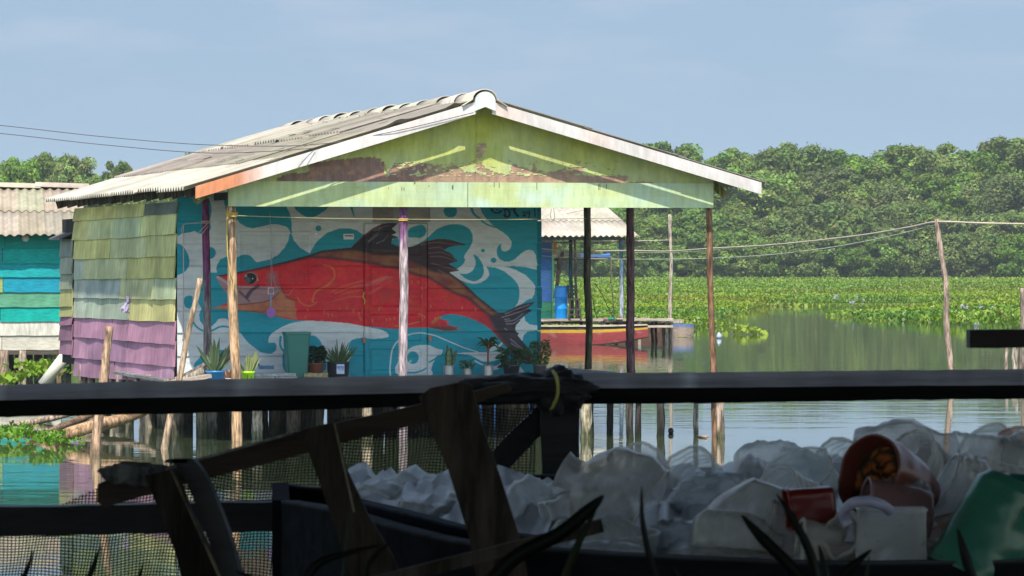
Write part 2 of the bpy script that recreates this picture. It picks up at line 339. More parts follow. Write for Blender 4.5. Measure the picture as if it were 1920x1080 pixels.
    for p in [[(1270,365),(1330,355)],[(1280,385),(1380,370),(1480,300)],[(1290,415),(1370,410),(1440,365)],[(1240,340),(1400,290),(1540,240)],[(1280,300),(1420,240),(1560,190)],[(1340,590),(1410,650),(1500,720)],[(1350,640),(1430,690),(1520,730)],[(1270,470),(1300,485)]]:
        strk('7',p,1.2,.6,(.27,.24,.28),.8)
    for p in [[(640,310),(820,400),(1000,520)],[(700,400),(850,470)]]: strk('6',p,3,1,(.02,.015,.02),.3)
    # head
    m=K.fill('A',[(270,434),(300,445),(345,470),(400,495),(520,498),(600,500),(655,500),(645,535),(600,570),(560,588),(490,600),(415,606),(380,585),(352,552),(310,512),(280,465)],(.36,.20,.21))
    K.c[m]=(K.c[m]*(.75+.5*n1[m][:,None]))
    strk('A',[(400,400),(470,385),(600,380),(720,380)],0,0,(.5,.1,.1),0)
    part(cv('A',[(560,400),(640,400),(660,500),(560,500)]),(.40,.20,.21),14)
    strk('A',[(410,530),(440,560),(470,590)],3,1,(.03,.02,.04),.7,2); strk('A',[(455,560),(480,525),(520,495)],5,3,(.03,.02,.045),.85,2.5)
    strk('A',[(280,445),(330,475),(350,500)],3,1,(.55,.42,.42),.8,2)
    m=K.fill('A',[(240,632),(300,615),(415,609),(490,602),(560,592),(610,570),(645,535),(655,505),(690,560),(720,575),(742,590),(738,620),(752,640),(742,665),(757,697),(580,664),(420,643)],(.50,.16,.08),False)
    K.c[m]=K.c[m]*(.7+.6*fbm(x/12,y/9,5)[m][:,None]); 
    tj=np.clip((430-x)/60,0,1)[m][:,None]; K.c[m]=K.c[m]*(1-tj)+np.array((.50,.36,.20))*tj
    strk('A',[(240,634),(420,645),(580,664)],1.5,1.5,BLK,.7,1.5); strk('A',[(415,607),(490,600),(560,590),(610,568),(648,530)],1.4,1,(.15,.04,.04),.8,1)
    strk('A',[(655,500),(690,560),(745,582)],1.5,1.5,(.2,.02,.03),.7,2)
    K.dot('A',(478,450),41,(.36,.19,.15),37); K.dot('A',(474,452),36,(.015,.015,.02),33); K.dot('A',(458,462),17,(.10,.10,.12),19); K.dot('A',(447,436),8,(.3,.32,.34)); K.dot('A',(487,452),3,(.8,.85,.9)); K.dot('A',(516,458),7,(.4,.3,.2),11)
    Yl=(.62,.24,.05)
    strk('A',[(910,372),(955,384),(975,415),(970,455),(935,490),(885,518),(862,535),(850,560),(845,592)],1.6,2.2,Yl,.6,1.4)
    strk('A',[(755,565),(780,600),(830,615),(870,592)],1.5,1.5,Yl,.5,1.2)
    strk('A',[(430,392),(540,412)],0,0,Yl,0)
    for p in [[(1145,465),(1050,490),(960,530)],[(1145,490),(1060,510),(980,540)],[(1130,520),(1020,545)],[(1140,560),(1050,565),(960,590)],[(1160,495),(1220,485),(1268,455)]]: strk('A',p,1.3,.5,(.60,.22,.10),.38,1.8)
    for p in [[(20,490),(110,455),(170,445)],[(60,470),(140,440)],[(40,540),(110,500)]]: strk('B',p,2,1,(.60,.2,.2),.35,3)
    strk('7',[(0,440),(60,435),(180,415),(290,385)],1.2,.8,Yl,.7,.8); strk('7',[(440,400),(500,350),(530,340)],3,2,(.4,.22,.04),.6,3)
    rnd=random.Random(4)
    for i in range(64):
        px=rnd.uniform(745,930); py=rnd.uniform(525,600)
        if i<22: px=rnd.uniform(565,745); py=rnd.uniform(575,604)
        if py<np.interp(px,lx,ly)+8: continue
        K.stroke(None,[(px-1,py-2.4),(px+.8,py),(px-.2,py+2.6)],.9,.6,(.62,.25,.1),.75,.6,clip=fm)
    # bare grey plywood pieces over the door
    for a,b in ((698,737),(737,806)): 
        m=(x>a)&(x<b)&(y<416); K.c[m]=np.array((.30,.265,.24) if a<700 else (.36,.34,.32))*(.9+.2*n2[m][:,None])
    # dirt
    d=fbm(x/30,y/8,21); K.c*=(1-.20*np.clip(d-.45,0,1)*2)[...,None]
    sy=np.array([416,458,500,542,584,625,668]); row=np.searchsorted(sy,y); pv=np.array([.94,1.0,.95,1.03,.97,1.02,.96,1.0])[np.clip(row,0,7)]
    near=np.min(np.abs(y[...,None]-sy),-1); grime=np.clip(1-near/2.2,0,1)*np.clip(fbm(x/9,y/3,23)-.35,0,1)*.55
    br=fbm(x/26,y/1.3,27); wash=np.clip(fbm(x/14,y/10,29)-.55,0,1)*.5
    K.c*=(pv*(1-grime)*(.93+.14*br))[...,None]; K.c=K.c*(1-wash[...,None]*.5)+np.array((.42,.42,.40))*wash[...,None]*.25
    chip=(fbm(x/2.2,y/1.6,33)>.80)&(fbm(x/40,y/30,34)>.5); K.c[chip]=K.c[chip]*.5+np.array((.16,.14,.12))*.5
    return K.c
def grid_obj(name, P, c, m, parent, smooth=False):     # P (ny,nx,3)
    ny,nx=P.shape[:2]; i=np.arange(ny*nx).reshape(ny,nx)
    f=np.stack([i[:-1,:-1],i[:-1,1:],i[1:,1:],i[1:,:-1]],-1).reshape(-1,4)
    return raw(name,P.reshape(-1,3),f,m,parent,c.reshape(-1,3),smooth)
def wall_grid(u0,u1,z0,z1,v,du):
    nu=int((u1-u0)/du)+1; nz=int((z1-z0)/du)+1
    u,z=np.meshgrid(np.linspace(u0,u1,nu),np.linspace(z0,z1,nz))
    return u,z
def hpt(u,v,z):
    return np.stack([O.x+U.x*u+V.x*v, O.y+U.y*u+V.y*v, z+0*u],-1)
def ppix(P): return 960+P[...,0]/P[...,1]*F, HY-(P[...,2]-CH)/P[...,1]*F
def slab_back(name,u0,u1,z0,z1,v0,v1,c,m,parent):
    b=MB(c); b.box(H(u0,v0,z0),U*(u1-u0),V*(v1-v0),(0,0,z1-z0)); return b.build(name,m,parent)

# ------------------------------------------------------------------ the mural house
house=empty('stilt_house',H(0,0,0),'large wooden stilt house with a red fish mural under a wide gabled porch','house')
VW=2.4
uWL=uv_of(onV(332,500,VW))[0]; uWR=uv_of(onV(1007,500,VW))[0]
ZF=uv_of(onV(790,704,VW))[2]          # floor level
zTop=2.98
# mural wall
du=.0062
u,z=wall_grid(uWL,uWR,ZF-.02,zTop,VW,du)
seams=[uv_of(onV(600,q,VW))[2] for q in (668,625,584,542,500,458,416)]
off=np.zeros(u.shape); zs=[ZF-.02]+seams+[zTop]
for a,b in zip(zs[:-1],zs[1:]):
    m=(z>=a)&(z<=b); off[m]=.016*(1-(z[m]-a)/(b-a))
for s in seams: off[np.abs(z-s-.004)<.0045]-=.014
def edge_groove(px0,px1,py0,py1,x,y,w=1.1,dp=.03):
    m=((np.abs(x-px0)<w)|(np.abs(x-px1)<w))&(y>py0)|((np.abs(y-py0)<w)&(x>px0)&(x<px1)); off[m]-=dp
P=hpt(u,VW,z); X,Yp=ppix(P)
edge_groove(682,801,418,712,X,Yp)
off[(np.abs(X-588)<.6)&(Yp<416)]-=.02; off[(np.abs(X-804)<.6)&(Yp<416)]-=.02
C=paint_mural(X,Yp)
off+= .004*(fbm(X/60,Yp/6,31)-.5)
P=hpt(u,VW-off,z)
wall=grid_obj('front_wall',P,C,M['mural'],house)
def mural_panel(name,px0,px1,py0,py1,dv,relief,parent=house,step=.0062):
    a=uv_of(onV(px0,py1,VW)); b=uv_of(onV(px1,py0,VW))
    u,z=wall_grid(a[0],b[0],a[2],b[2],VW,step); P=hpt(u,VW,z); X,Yp=ppix(P); C=paint_mural(X,Yp)
    o=dv+relief(X,Yp)
    o[0,:]=0;o[-1,:]=0;o[:,0]=0;o[:,-1]=0
    return grid_obj(name,hpt(u,VW-o,z),C,M['mural'],parent)
def rel_door(X,Y):
    r=np.zeros(X.shape)
    for (a,b,c,d) in ((694,788,432,478),(694,788,500,575),(694,788,590,640),(694,788,655,695)):
        e=np.minimum(np.minimum(X-a,b-X),np.minimum(Y-c,d-Y)); r-=.014*((e>0)&(e<1.6)); 
    r-=.012*(np.abs(X-691)<.5)
    return r
door=mural_panel('door',683.2,799.8,419,703.5,.028,rel_door)
def rel_win(X,Y):
    r=np.zeros(X.shape); ins=((X>450)&(X<507)|(X>512)&(X<578))&(Y>440)&(Y<534)
    r-=.016*ins; r+=ins*.006*np.sin(X*2.1); r-=.02*(np.abs(X-509.5)<.6)
    return r
shut=mural_panel('window_shutter',446,583,434,537,.03,rel_win)
# latch, hinges, plaque
b=MB((.25,.18,.05)); b.beam(onV(684,548,VW-.05),onV(684,565,VW-.05),.015,.01); b.build('door_latch',M['metal'],door)
MB((.6,.5,.08)).tube(spline([onV(683,548,VW-.06),onV(681,556,VW-.07),onV(684,563,VW-.07),onV(683,571,VW-.06)],5),.007,5).build('latch_cord',M['rope'],door)
for px,py in ((683,638),(806,635)):
    b=MB((.28,.12,.07)); b.beam(onV(px,py-5,VW-.04),onV(px,py+5,VW-.04),.035,.02,up=V); b.build('hinge',M['metal'],door)
b=MB((.6,.6,.62)); a=uv_of(onV(643,449,VW)); e=uv_of(onV(662,438.5,VW)); b.box(H(a[0],VW-.045,a[2]),U*(e[0]-a[0]),V*.02,(0,0,e[2]-a[2])); pl=b.build('plaque',M['plastic'],house)
b=MB((.07,.08,.16)); a=uv_of(onV(645,443.5,VW)); e=uv_of(onV(660,441,VW)); b.box(H(a[0],VW-.049,a[2]),U*(e[0]-a[0]),V*.003,(0,0,e[2]-a[2])); b.build('plaque_print',M['plastic'],pl)
# boards of the right-hand corner, lapped side
b=MB((.006,.17,.22))
zz=ZF
while zz<2.9:
    h=.28; b.box(H(uWR-.004,VW-.005,zz),U*(.05+random.uniform(0,.02)),V*5.5,(0,0,h-.01)); zz+=h
b.build('right_wall',M['board'],house)
b=MB((.05,.045,.04)); b.box(H(uWL+.05,8.3,ZF),U*(uWR-uWL-.1),V*.05,(0,0,2.2)); b.build('back_wall',M['board'],house)

# left wall : lapped rough boards in rows
rows=[  # (y right/front top, bottom) (y left/back top, bottom), splits (px), colours
 (378,398.5,391,414,[(140,216,'y'),(216,272,'y2'),(272,333,'k')]),
 (398.5,438,414,449,[(139,167,'y'),(167,215,'g'),(215,266,'gb'),(266,331,'gy')]),
 (438,478.5,449,484.5,[(138,208,'y'),(208,275,'g'),(275,331,'y2')]),
 (478.5,520.5,484.5,522,[(138,158,'b'),(158,240,'g'),(240,329,'y')]),
 (520.5,559,522,557,[(138,160,'b'),(160,226,'bk'),(226,290,'g'),(290,330,'gb')]),
 (559,602,557,593,[(137,163,'b'),(163,243,'b2'),(244,328,'y2')]),
 (602,643.5,593,629.5,[(136,211,'p'),(212,329,'p')]),
 (640,686,628,668,[(136,166,'p'),(166,240,'p2'),(241,329,'p')]),
 (682,716,666,703,[(141,215,'p2'),(217,305,'p'),(305,327,'pg')])]
CC={'y':(.38,.355,.14),'y2':(.36,.345,.15),'g':(.335,.345,.185),'gb':(.33,.365,.23),'gy':(.38,.38,.17),'k':(.09,.11,.10),'b':(.31,.345,.275),'b2':(.28,.315,.245),'bk':(.24,.28,.245),'p':(.29,.15,.215),'p2':(.26,.135,.20),'pg':(.24,.145,.20)}
lw=bpy.data.objects.new('left_wall',None); col.objects.link(lw); lw.parent=house
def lap_board(pxa,pxb,ytf,ybf,ytb,ybb,pf,pb,uu,c,parent,name='board',m='boardv',out=.024,wavy=.006):
    # top/bottom rows given at a front column pf and a back column pb; slices along the board
    n=max(3,int((pxb-pxa)/5)); vs=[];ks=[];fs=[]
    sd=random.random()*50
    for i in range(n+1):
        px=pxa+(pxb-pxa)*i/n; 
        vF=uv_of(onU(pf,500,uu))[1]; vB=uv_of(onU(pb,500,uu))[1]; v=uv_of(onU(px,500,uu))[1]; t=(v-vF)/(vB-vF)
        zt=onU(pf,ytf,uu).z*(1-t)+onU(pb,ytb,uu).z*t; zb=onU(pf,ybf,uu).z*(1-t)+onU(pb,ybb,uu).z*t
        zb+=wavy*mnoise.noise(Vector((v*1.3,sd,0)))*2-.015; ob=out+.012*mnoise.noise(Vector((v*.9,sd,3)))*2
        for k in range(5):
            q=k/4; zz=zb+(zt-zb)*q; o=ob*(1-q)+.002
            vs.append(H(uu-o,v,zz)); cc=shade(c,1+.25*mnoise.noise(Vector((v*2.5,zz*7,sd))))
            ks.append(cc)
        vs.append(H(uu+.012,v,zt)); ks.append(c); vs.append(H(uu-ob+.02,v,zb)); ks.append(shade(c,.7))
    L=7
    for i in range(n):
        for k in range(5): a=i*L+k; fs.append((a,a+1,a+1+L,a+L))
        a=i*L; fs.append((a+6,a,a+L,a+6+L)); 
    for i in (0,n): a=i*L; fs.append((a,a+1,a+2,a+3,a+4,a+5,a+6))
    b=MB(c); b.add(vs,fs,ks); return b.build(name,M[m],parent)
for ytf,ybf,ytb,ybb,sp in rows:
    for a,b_,cn in sp:
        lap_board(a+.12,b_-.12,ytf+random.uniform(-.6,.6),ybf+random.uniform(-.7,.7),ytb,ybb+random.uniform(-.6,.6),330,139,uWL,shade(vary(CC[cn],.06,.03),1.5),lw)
b=MB((.03,.028,.025)); vB=uv_of(onU(139,500,uWL))[1]; b.box(H(uWL+.015,VW+.02,ZF+.02),U*.02,V*(vB-VW),(0,0,2.15)); b.build('wall_backing',M['wood'],lw)
MB((.10,.09,.075)).beam(H(uWL-.01,VW-.0,ZF-.05),H(uWL-.01,VW-.0,2.95),.06,.05).build('corner_post',M['wood'],house)
# purple rag pinned on the boards
rg=MB((.2,.16,.3)); c0=onU(236,573,uWL-.06)
for k in range(9):
    p=c0+Vector((random.uniform(-.05,.05),random.uniform(-.03,.03),random.uniform(-.09,.09))); rg.add([p+Vector((random.uniform(-.05,.05),random.uniform(-.04,.01),random.uniform(-.06,.06))) for _ in range(4)],[(0,1,2,3)],vary((.35,.3,.5),.5))
tag(rg.build('rag',M['rope']),'small crumpled purple rag stuck on the yellow side boards','rag')
# narrow back annex
uA=uWL-.03
an=bpy.data.objects.new('annex_wall',None); col.objects.link(an); an.parent=house
for (ya,yb,cn) in ((448,480,'bk'),(480,512,'b2'),(512,541,'b2'),(541,573,'y2'),(573,592,'y2'),(590,608,'p2'),(608,637,'p'),(637,663,'p')):
    lap_board(114 if ya<600 else 113,136,ya,yb,ya,yb,136,114,uA,vary(CC[cn],.1),an)
b=MB((.03,.028,.025)); v0=uv_of(onU(136,500,uA))[1]; v1=uv_of(onU(114,500,uA))[1]; b.box(H(uA+.02,v0+.05,ZF-.05),U*.03,V*(v1-v0-.05),(0,0,2.1)); b.build('wall_backing',M['wood'],an)
b=MB((.12,.12,.12)); b.hexa([H(uA-.18,v0+.1,2.44),H(uA+.1,v0+.1,2.56),H(uA+.1,v1,2.56),H(uA-.18,v1,2.44),H(uA-.18,v0+.1,2.46),H(uA+.1,v0+.1,2.58),H(uA+.1,v1,2.58),H(uA-.18,v1,2.46)]); b.build('lean_to_sheet',M['roof'],an)

# roof frame lines
VB=-.36                                # bargeboard plane
pk=uv_of(onV(908,187,VB)); el=uv_of(onV(367,350,VB)); er=uv_of(onV(1428,343,VB))
UR=(pk[0]); ZR=pk[2]+.0
VE=11.2
def slope_pt(side,s,v,dz=0):          # s in 0..1 from ridge to eave
    e=el if side<0 else er
    return H(UR+(e[0]-UR)*s, v, ZR+(e[2]-ZR)*s+dz)
CREAM=(.47,.435,.365); DIRT=(.26,.232,.19); MID=(.36,.33,.275)
def corrugated(name,side,s0,s1,v0,v1,lift0,lift1,c,parent,pitch=.178,amp=.026,ptf=None,ns=10,drift=0,bumps=()):
    nv=max(8,int((v1-v0)/pitch*8)); 
    vv=np.linspace(v0,v1,nv); ss=np.linspace(s0,s1,ns); Pn=np.zeros((ns,nv,3)); Cn=np.zeros((ns,nv,3)); sd=random.randint(0,999)
    wv=amp*np.sin(vv/pitch*2*math.pi)
    for i,s in enumerate(ss):
        t=i/(ns-1); base0=slope_pt(side,s,0); d=lift0+(lift1-lift0)*t
        for j,v in enumerate(vv): pass
        Pn[i,:,0]=base0.x+V.x*vv; Pn[i,:,1]=base0.y+V.y*vv; Pn[i,:,2]=base0.z+d+wv+drift*(vv-v0)+sum(h_*math.exp(-((s-sc_)/w_)**2)*np.exp(-(vv-v0)/.5) for sc_,w_,h_ in bumps)
    a,b_=np.meshgrid(vv,ss); nz=fbm(a*1.6,b_*9,sd); nz2=fbm(a*6,b_*3,sd+5)
    k=np.clip((nz-.4)*2.2,0,1)[...,None]
    Cn=np.array(c)*(1-k*.35)+np.array(DIRT)*k*.35; Cn=Cn*(.86+.28*nz2[...,None])
    # two skins
    top=Pn+np.array([0,0,.006]); n=ns*nv
    idx=np.arange(n).reshape(ns,nv); f=np.stack([idx[:-1,:-1],idx[:-1,1:],idx[1:,1:],idx[1:,:-1]],-1).reshape(-1,4)
    if side>0: f=f[:,::-1]
    g=f[:,::-1]+n
    rim=[]
    per=list(idx[0,:])+list(idx[1:,-1])+list(idx[-1,-2::-1])+list(idx[-2:0:-1,0])
    per=np.array(per); nx=np.roll(per,-1); rim=np.stack([per,per+n,nx+n,nx],-1)
    fa=np.concatenate([f,g,rim]); 
    return raw(name,np.concatenate([top.reshape(-1,3),Pn.reshape(-1,3)]),fa,M['roof'],parent,np.concatenate([Cn.reshape(-1,3)]*2),True)
rf=bpy.data.objects.new('roof',None); col.objects.link(rf); rf.parent=house
rowsS=[(.70,1.03),(.36,.74),(.0,.40)]
edges=[VB+.032,1.5,3.3,5.1,6.9,8.7,10.2,VE]
for r_,(s0,s1) in enumerate(rowsS):
    for k in range(len(edges)-1):
        a=edges[k]; b_=edges[k+1]
        if r_==0: c=CREAM if k<5 else (.48,.45,.39)
        elif r_==1: c=vary(DIRT if k<6 else MID,.12)
        else: c=vary(DIRT if k in(0,1,2) else (MID if k<5 else CREAM),.12)
        l0=.024+r_*.010; l1=.024+r_*.018+random.uniform(0,.010)
        fr_=k==0
        corrugated('roof_sheet',-1,s0,s1+random.uniform(-.012,.012),a,b_+.08,(.014 if fr_ else l0+random.uniform(0,.006)),(.016 if fr_ else l1),c,rf,drift=random.uniform(-.003,.004),ns=24 if fr_ else 10,amp=.026,bumps=((.30,.028,.035),(.105,.016,.035)) if fr_ and r_==2 else ())
        if k%2==0: corrugated('roof_sheet',1,s0,s1-.01,a,edges[min(k+2,7)],.003+r_*.007,.004+r_*.010,vary(MID,.1),rf,ns=24 if fr_ else 10,bumps=((.03,.012,.05),) if fr_ and r_==2 else ())
# ridge caps
rc=.13
v=VB-.04; k=0
while v<VE:
    L=random.uniform(.9,1.1); b=MB(vary(CREAM,.12)); tilt=0; lift=random.uniform(-.012,.008)
    n=10
    for (vv,dz) in ((v,.02+tilt),(v+L+.12,0)):
        pass
    ring=[]
    for (vv,dz,rr) in ((v,.022+lift,rc*.92),(v+L+.1,.0+lift,rc*.84)):
        for i in range(n+1):
            an_=math.pi*i/n; ring.append(H(UR-math.cos(an_)*rr*1.25,vv,ZR+dz-.02+math.sin(an_)*rr))
        ring.append(H(UR+rr*2.3,vv,ZR+dz-.10)); ring.append(H(UR-rr*2.3,vv,ZR+dz-.10))
    N=n+3; q=[N-1]+list(range(n+1))+[N-2]
    fs=[(q[i],q[i+1],q[i+1]+N,q[i]+N) for i in range(len(q)-1)]
    lowv=[Vector(p)-Vector((0,0,.012)) for p in ring]; fs2=[tuple(x+2*N for x in f[::-1]) for f in fs]
    rim=[]
    for e in (0,N): rim+=[(q[i]+e,q[i+1]+e,q[i+1]+e+2*N,q[i]+e+2*N) for i in range(len(q)-1)]
    b.add(ring+lowv,fs+fs2+rim,vary(CREAM if k%4!=2 else MID,.12)); b.build('ridge_cap',M['roof'],rf,True); v+=L; k+=1
# bits of litter and moss on the ridge
b=MB((.5,.48,.42))
for i in range(60):
    v=random.uniform(.5,9); s=abs(random.gauss(0,.06)); p=slope_pt(-1,min(s+.06,.9),v,.07); b.add([p+Vector((random.uniform(-.04,.04),random.uniform(-.07,.07),random.uniform(0,.03))) for _ in range(3)],[(0,1,2)],vary((.45,.42,.36),.4))
for i in range(26):
    v=random.uniform(.5,9.5); s=random.uniform(.25,.72); p=slope_pt(-1,s,v,.085); b.add([p,p+U*-.12,p+U*-.12+V*.12,p+V*.12],[(0,1,2,3)],vary((.62,.6,.52),.2))
tag(b.build('roof_litter',M['roof'],rf),kind='stuff')
# rafters & purlins
for k in range(12):
    v=.6+k*.95; b=MB((.10,.085,.07)); b.beam(slope_pt(-1,.02,v,-.085),slope_pt(-1,.985,v,-.085),.05,.11); b.build('rafter',M['wood'],rf)
for k in range(4):
    v=1.5+k*2.4; b=MB((.10,.085,.07)); b.beam(slope_pt(1,.02,v,-.085),slope_pt(1,.97,v,-.085),.05,.11); b.build('rafter',M['wood'],rf)
for s in (.3,.62,.93):
    for sd in (-1,1):
        b=MB((.12,.10,.08)); b.beam(slope_pt(sd,s,VB+.1,-.02),slope_pt(sd,s,VE-.1,-.02),.05,.05); b.build('purlin',M['wood'],rf)
# light end pieces seen in the dark gap under the left eave
b=MB((.25,.24,.22)); b.beam(H(el[0]+.05,VB+.06,el[2]-.08),H(uWL+.3,VW+.25,el[2]-.06),.03,.15); b.build('eave_board',M['wood'],rf)
# bargeboards (painted white, orange at the left foot)
def barge(side):
    e=el if side<0 else er; n=40; b=MB(); d=-.145
    vs=[];ks=[];fs=[]
    for i in range(n+1):
        t=i/n; u_=UR+side*.10+(e[0]-UR-side*.10)*t; zt=ZR+(e[2]-ZR)*((u_-UR)/(e[0]-UR))+.005; 
        q=mnoise.noise(Vector((u_*1.8,side,0)))*.5+.5; c=(.62,.58,.57)
        pinkk=max(0,min(1,(q-.5)*3)); c=tuple(a*(1-pinkk*.6)+b_*pinkk*.6 for a,b_ in zip(c,(.62,.42,.34)))
        if side<0:
            w=max(0,min(1,(t-.74)/.12)); c=tuple(a*(1-w)+b_*w for a,b_ in zip(c,(.66,.26,.13)))
        for (zz,v_) in ((zt,VB),(zt+d*.5,VB-.001),(zt+d,VB),(zt+d,VB+.03),(zt,VB+.03)):
            vs.append(H(u_,v_,zz)); ks.append(shade(c,1+.12*mnoise.noise(Vector((u_*9,zz*20,1)))))
    for i in range(n):
        for k in range(5): a=i*5+k; b_=i*5+(k+1)%5; fs.append((a,b_,b_+5,a+5))
    fs+=[(4,3,2,1,0),tuple(n*5+k for k in range(5))]
    return b.add(vs,fs,ks).build('bargeboard',M['gable'],house)
barge(-1); barge(1)
# rounded block at the peak
a0=uv_of(onV(890,208,VB)); a1=uv_of(onV(928,172,VB)); cx=(a0[0]+a1[0])/2; hw=(a1[0]-a0[0])/2; zb=a0[2]
pts=[(cx-hw,zb+.0),(cx,zb+.05),(cx+hw,zb)]+[(cx+hw*math.cos(math.pi*i/10),a1[2]-hw*.9+hw*.9*math.sin(math.pi*i/10)) for i in range(11)]
n=len(pts); b=MB((.58,.62,.64)); b.add([H(p[0],VB-.03,p[1]) for p in pts]+[H(p[0],VB+.05,p[1]) for p in pts],[tuple(range(n))[::-1],tuple(range(n,2*n))]+[(i,(i+1)%n,n+(i+1)%n,n+i) for i in range(n)]); b.build('ridge_block',M['gable'],house)
# gable panel and beam
def paint_gable(x,y):
    n1=fbm(x/60,y/30,40); n2=fbm(x/7,y/14,44); n3=fbm(x/30,y/60,47)
    h=np.clip((y-215)/130+(n1-.5)*1.1,0,1)[...,None]
    c=np.array((.40,.41,.065))*(1-h)+np.array((.45,.50,.25))*h
    w=np.clip((n3-.4)*2.5,0,1)[...,None]*.5; c=c*(1-w)+np.array((.50,.55,.12))*w
    pl=np.array(cv('G',[(535,600),(570,585),(600,568),(750,560),(752,500),(900,482),(1100,462),(1200,466),(1235,500),(1260,560),(1300,500),(1450,500),(1700,515),(1760,560),(1835,560),(1835,640),(560,640)]))
    pr=np.array(cv('K',[(50,375),(110,375),(90,450),(60,480),(110,540),(190,570),(260,575),(280,500),(330,520),(400,550),(420,500),(440,550),(510,560),(600,540),(620,520),(740,530),(730,580),(850,580),(1020,580),(1010,620),(1180,622),(1180,640),(50,640)]))
    jx=x+ (fbm(x/3,y/3,50)-.5)*8; jy=y+(fbm(x/3,y/3,57)-.5)*7
    m=inside(pl,jx,jy)|inside(pr,jx,jy)
    flake=(fbm(x/7,y/3,60)>.62)&(x>720)&(y<331); m=m&~flake
    m|=(fbm(x/5,y/3,66)>.74)&(y>300)&(np.abs(x-930)<230)
    br=np.array((.23,.14,.12))*(.55+.5*n2[...,None]+.5*fbm(x/1.6,y/22,62)[...,None]); pk_=np.clip((fbm(x/12,y/9,70)-.5)*4,0,1)[...,None]; br=br*(1-pk_)+np.array((.36,.20,.14))*pk_
    rb=(x>800)[...,None]*.5; br=br*(1-rb)+np.array((.42,.29,.19))*rb*(.6+.9*n2[...,None])
    c=c*(.88+.24*n2[...,None]); c=np.where(m[...,None],br,c); return c,m
gl=uv_of(onV(428,345,0)); gr=uv_of(onV(1337,345,0)); zb=(gl[2]+gr[2])/2
zg=zb; gu,gz=wall_grid(gl[0],gr[0],0,1,0,.008)
frac=np.linspace(0,1,150)[:,None]; uu=gu[0][None,:]+0*frac
def roofz(u_): return np.where(u_<UR, ZR+(el[2]-ZR)*(u_-UR)/(el[0]-UR), ZR+(er[2]-ZR)*(u_-UR)/(er[0]-UR))
zt=roofz(uu)-.02; zz=(zb-.01)+(np.maximum(zt,zb)-zb+.01)*frac
P=hpt(uu,.0,zz); X,Yp=ppix(P); Cg,mk=paint_gable(X,Yp)
o=np.where(mk,-.006,0)+.004*(fbm(X/3,Yp/3,77)-.5); o-=.015*(np.abs(X-893)<.7)
P=hpt(uu,-o,zz); grid_obj('gable_panel',P,Cg,M['gable'],house)
zb2=uv_of(onV(880,388.5,0))[2]
for (a,b_,dv) in ((428,876.6,.0),(877.4,1337.5,.006)):
    ua=uv_of(onV(a,370,-.03))[0]; ub=uv_of(onV(b_,370,-.03))[0]; u,z=wall_grid(ua,ub,zb2,zb+.02,0,.009); P=hpt(u,-.03-dv,z); X,Yp=ppix(P)
    n1=fbm(X/50,Yp/40,80); n2=fbm(X/40,Yp/1.6,83); n3=fbm(X/5,Yp/20,88)
    h=np.clip((n1-.35)*2.6,0,1)[...,None]; c=np.array((.46,.53,.26))*(1-h)+np.array((.45,.57,.40))*h
    bl=np.clip(1-np.abs(X-960)/110,0,1)*np.clip((Yp-355)/20,0,1)*np.clip((n1-.3)*3,0,1); c=c*(1-bl[...,None]*.7)+np.array((.52,.66,.74))*bl[...,None]*.7
    c=c*(.9+.12*n2[...,None]+.08*n3[...,None])
    drip=(fbm(X/3,Yp/60,91)>.77)&(Yp<349+9*vnoise(X/5,X*0,3))&(np.abs(X-900)<320); c[drip]=(.12,.09,.07)
    g=grid_obj('porch_beam',P,c,M['gable'],house)
    bb=MB((.2,.24,.15)); bb.box(H(ua,-.028-dv,zb2+.001),U*(ub-ua),V*(.05+dv),(0,0,zb+.019-zb2)); bb.build('beam_core',M['wood'],g)
b=MB((.10,.09,.08)); b.box(H(gl[0]-.0,.03,zb2+.02),U*(gr[0]-gl[0]),V*.08,(0,0,.12)); b.build('tie_beam',M['wood'],house)
b=MB((.30,.30,.10)); b.beam(H(gr[0]+.0,.3,zb+.10),H(er[0]-.25,.3,er[2]-.14),.03,.09,up=(0,0,1)); b.build('eave_board',M['wood'],rf)
b=MB((.20,.24,.08)); b.beam(H(gl[0]-.0,.25,zb+.03),H(el[0]+.1,.25,el[2]-.17),.03,.09); b.build('eave_board',M['wood'],rf)
# ------------------------------------------------------------------ porch posts (parts of the house)
def bark(base,dark,seed,top=None,tz=.3):
    def f(t,k):
        q=mnoise.noise(Vector((k*.9,t*3,seed)))*.5+.5; q2=mnoise.noise(Vector((k*2.1,t*9,seed+4)))*.5+.5
        c=tuple(a*(.55+.45*q+.35*q2)*(1) for a in base)
        if q2<.36: c=tuple(a*.5+b*.5 for a,b in zip(c,dark))
        if top is not None and t>1-tz+.12*mnoise.noise(Vector((k*1.3,seed,t*5))): c=tuple(a*(.8+.3*q) for a in top)
        return c
    return f
def vpost(px0,py0,px1,py1,v,wpx,m,cf,seed,parent=house,name='post',wtop=None,bend=.02):
    p=onV(px0,py0,v); q=onV(px1,py1,v); s=F/p.y; return pole(name,p,q,wpx/2/s,(wtop or wpx)/2/s,m,parent,cf,seed=seed,bend=bend,n=12,seg=30,wob=.16)
DK=(.05,.04,.035)
vpost(445,840,433,385,.06,20,M['wood'],bark((.54,.35,.21),(.13,.08,.05),1),1,wtop=17,bend=.015)
vpost(756,840,756,385,.08,16.5,M['wood'],bark((.50,.40,.43),(.16,.14,.13),2,(.20,.09,.20),.16),2,wtop=16)
vpost(1341,836,1329,385,.10,12.5,M['wood'],bark((.26,.14,.085),(.10,.06,.05),3),3,wtop=11)
def dpost(px0,py0,px1,Yd,w,cf,seed,wt=None,pytop=380,name='post',m='wood'):
    p=at(px0,py0,Yd); q=at(px1,pytop,Yd); s=F/Yd; return pole(name,p,q,w/2/s,(wt or w)/2/s,M[m],house,cf,seed=seed,n=12,seg=26,wob=.14)
yd=CH-ZF
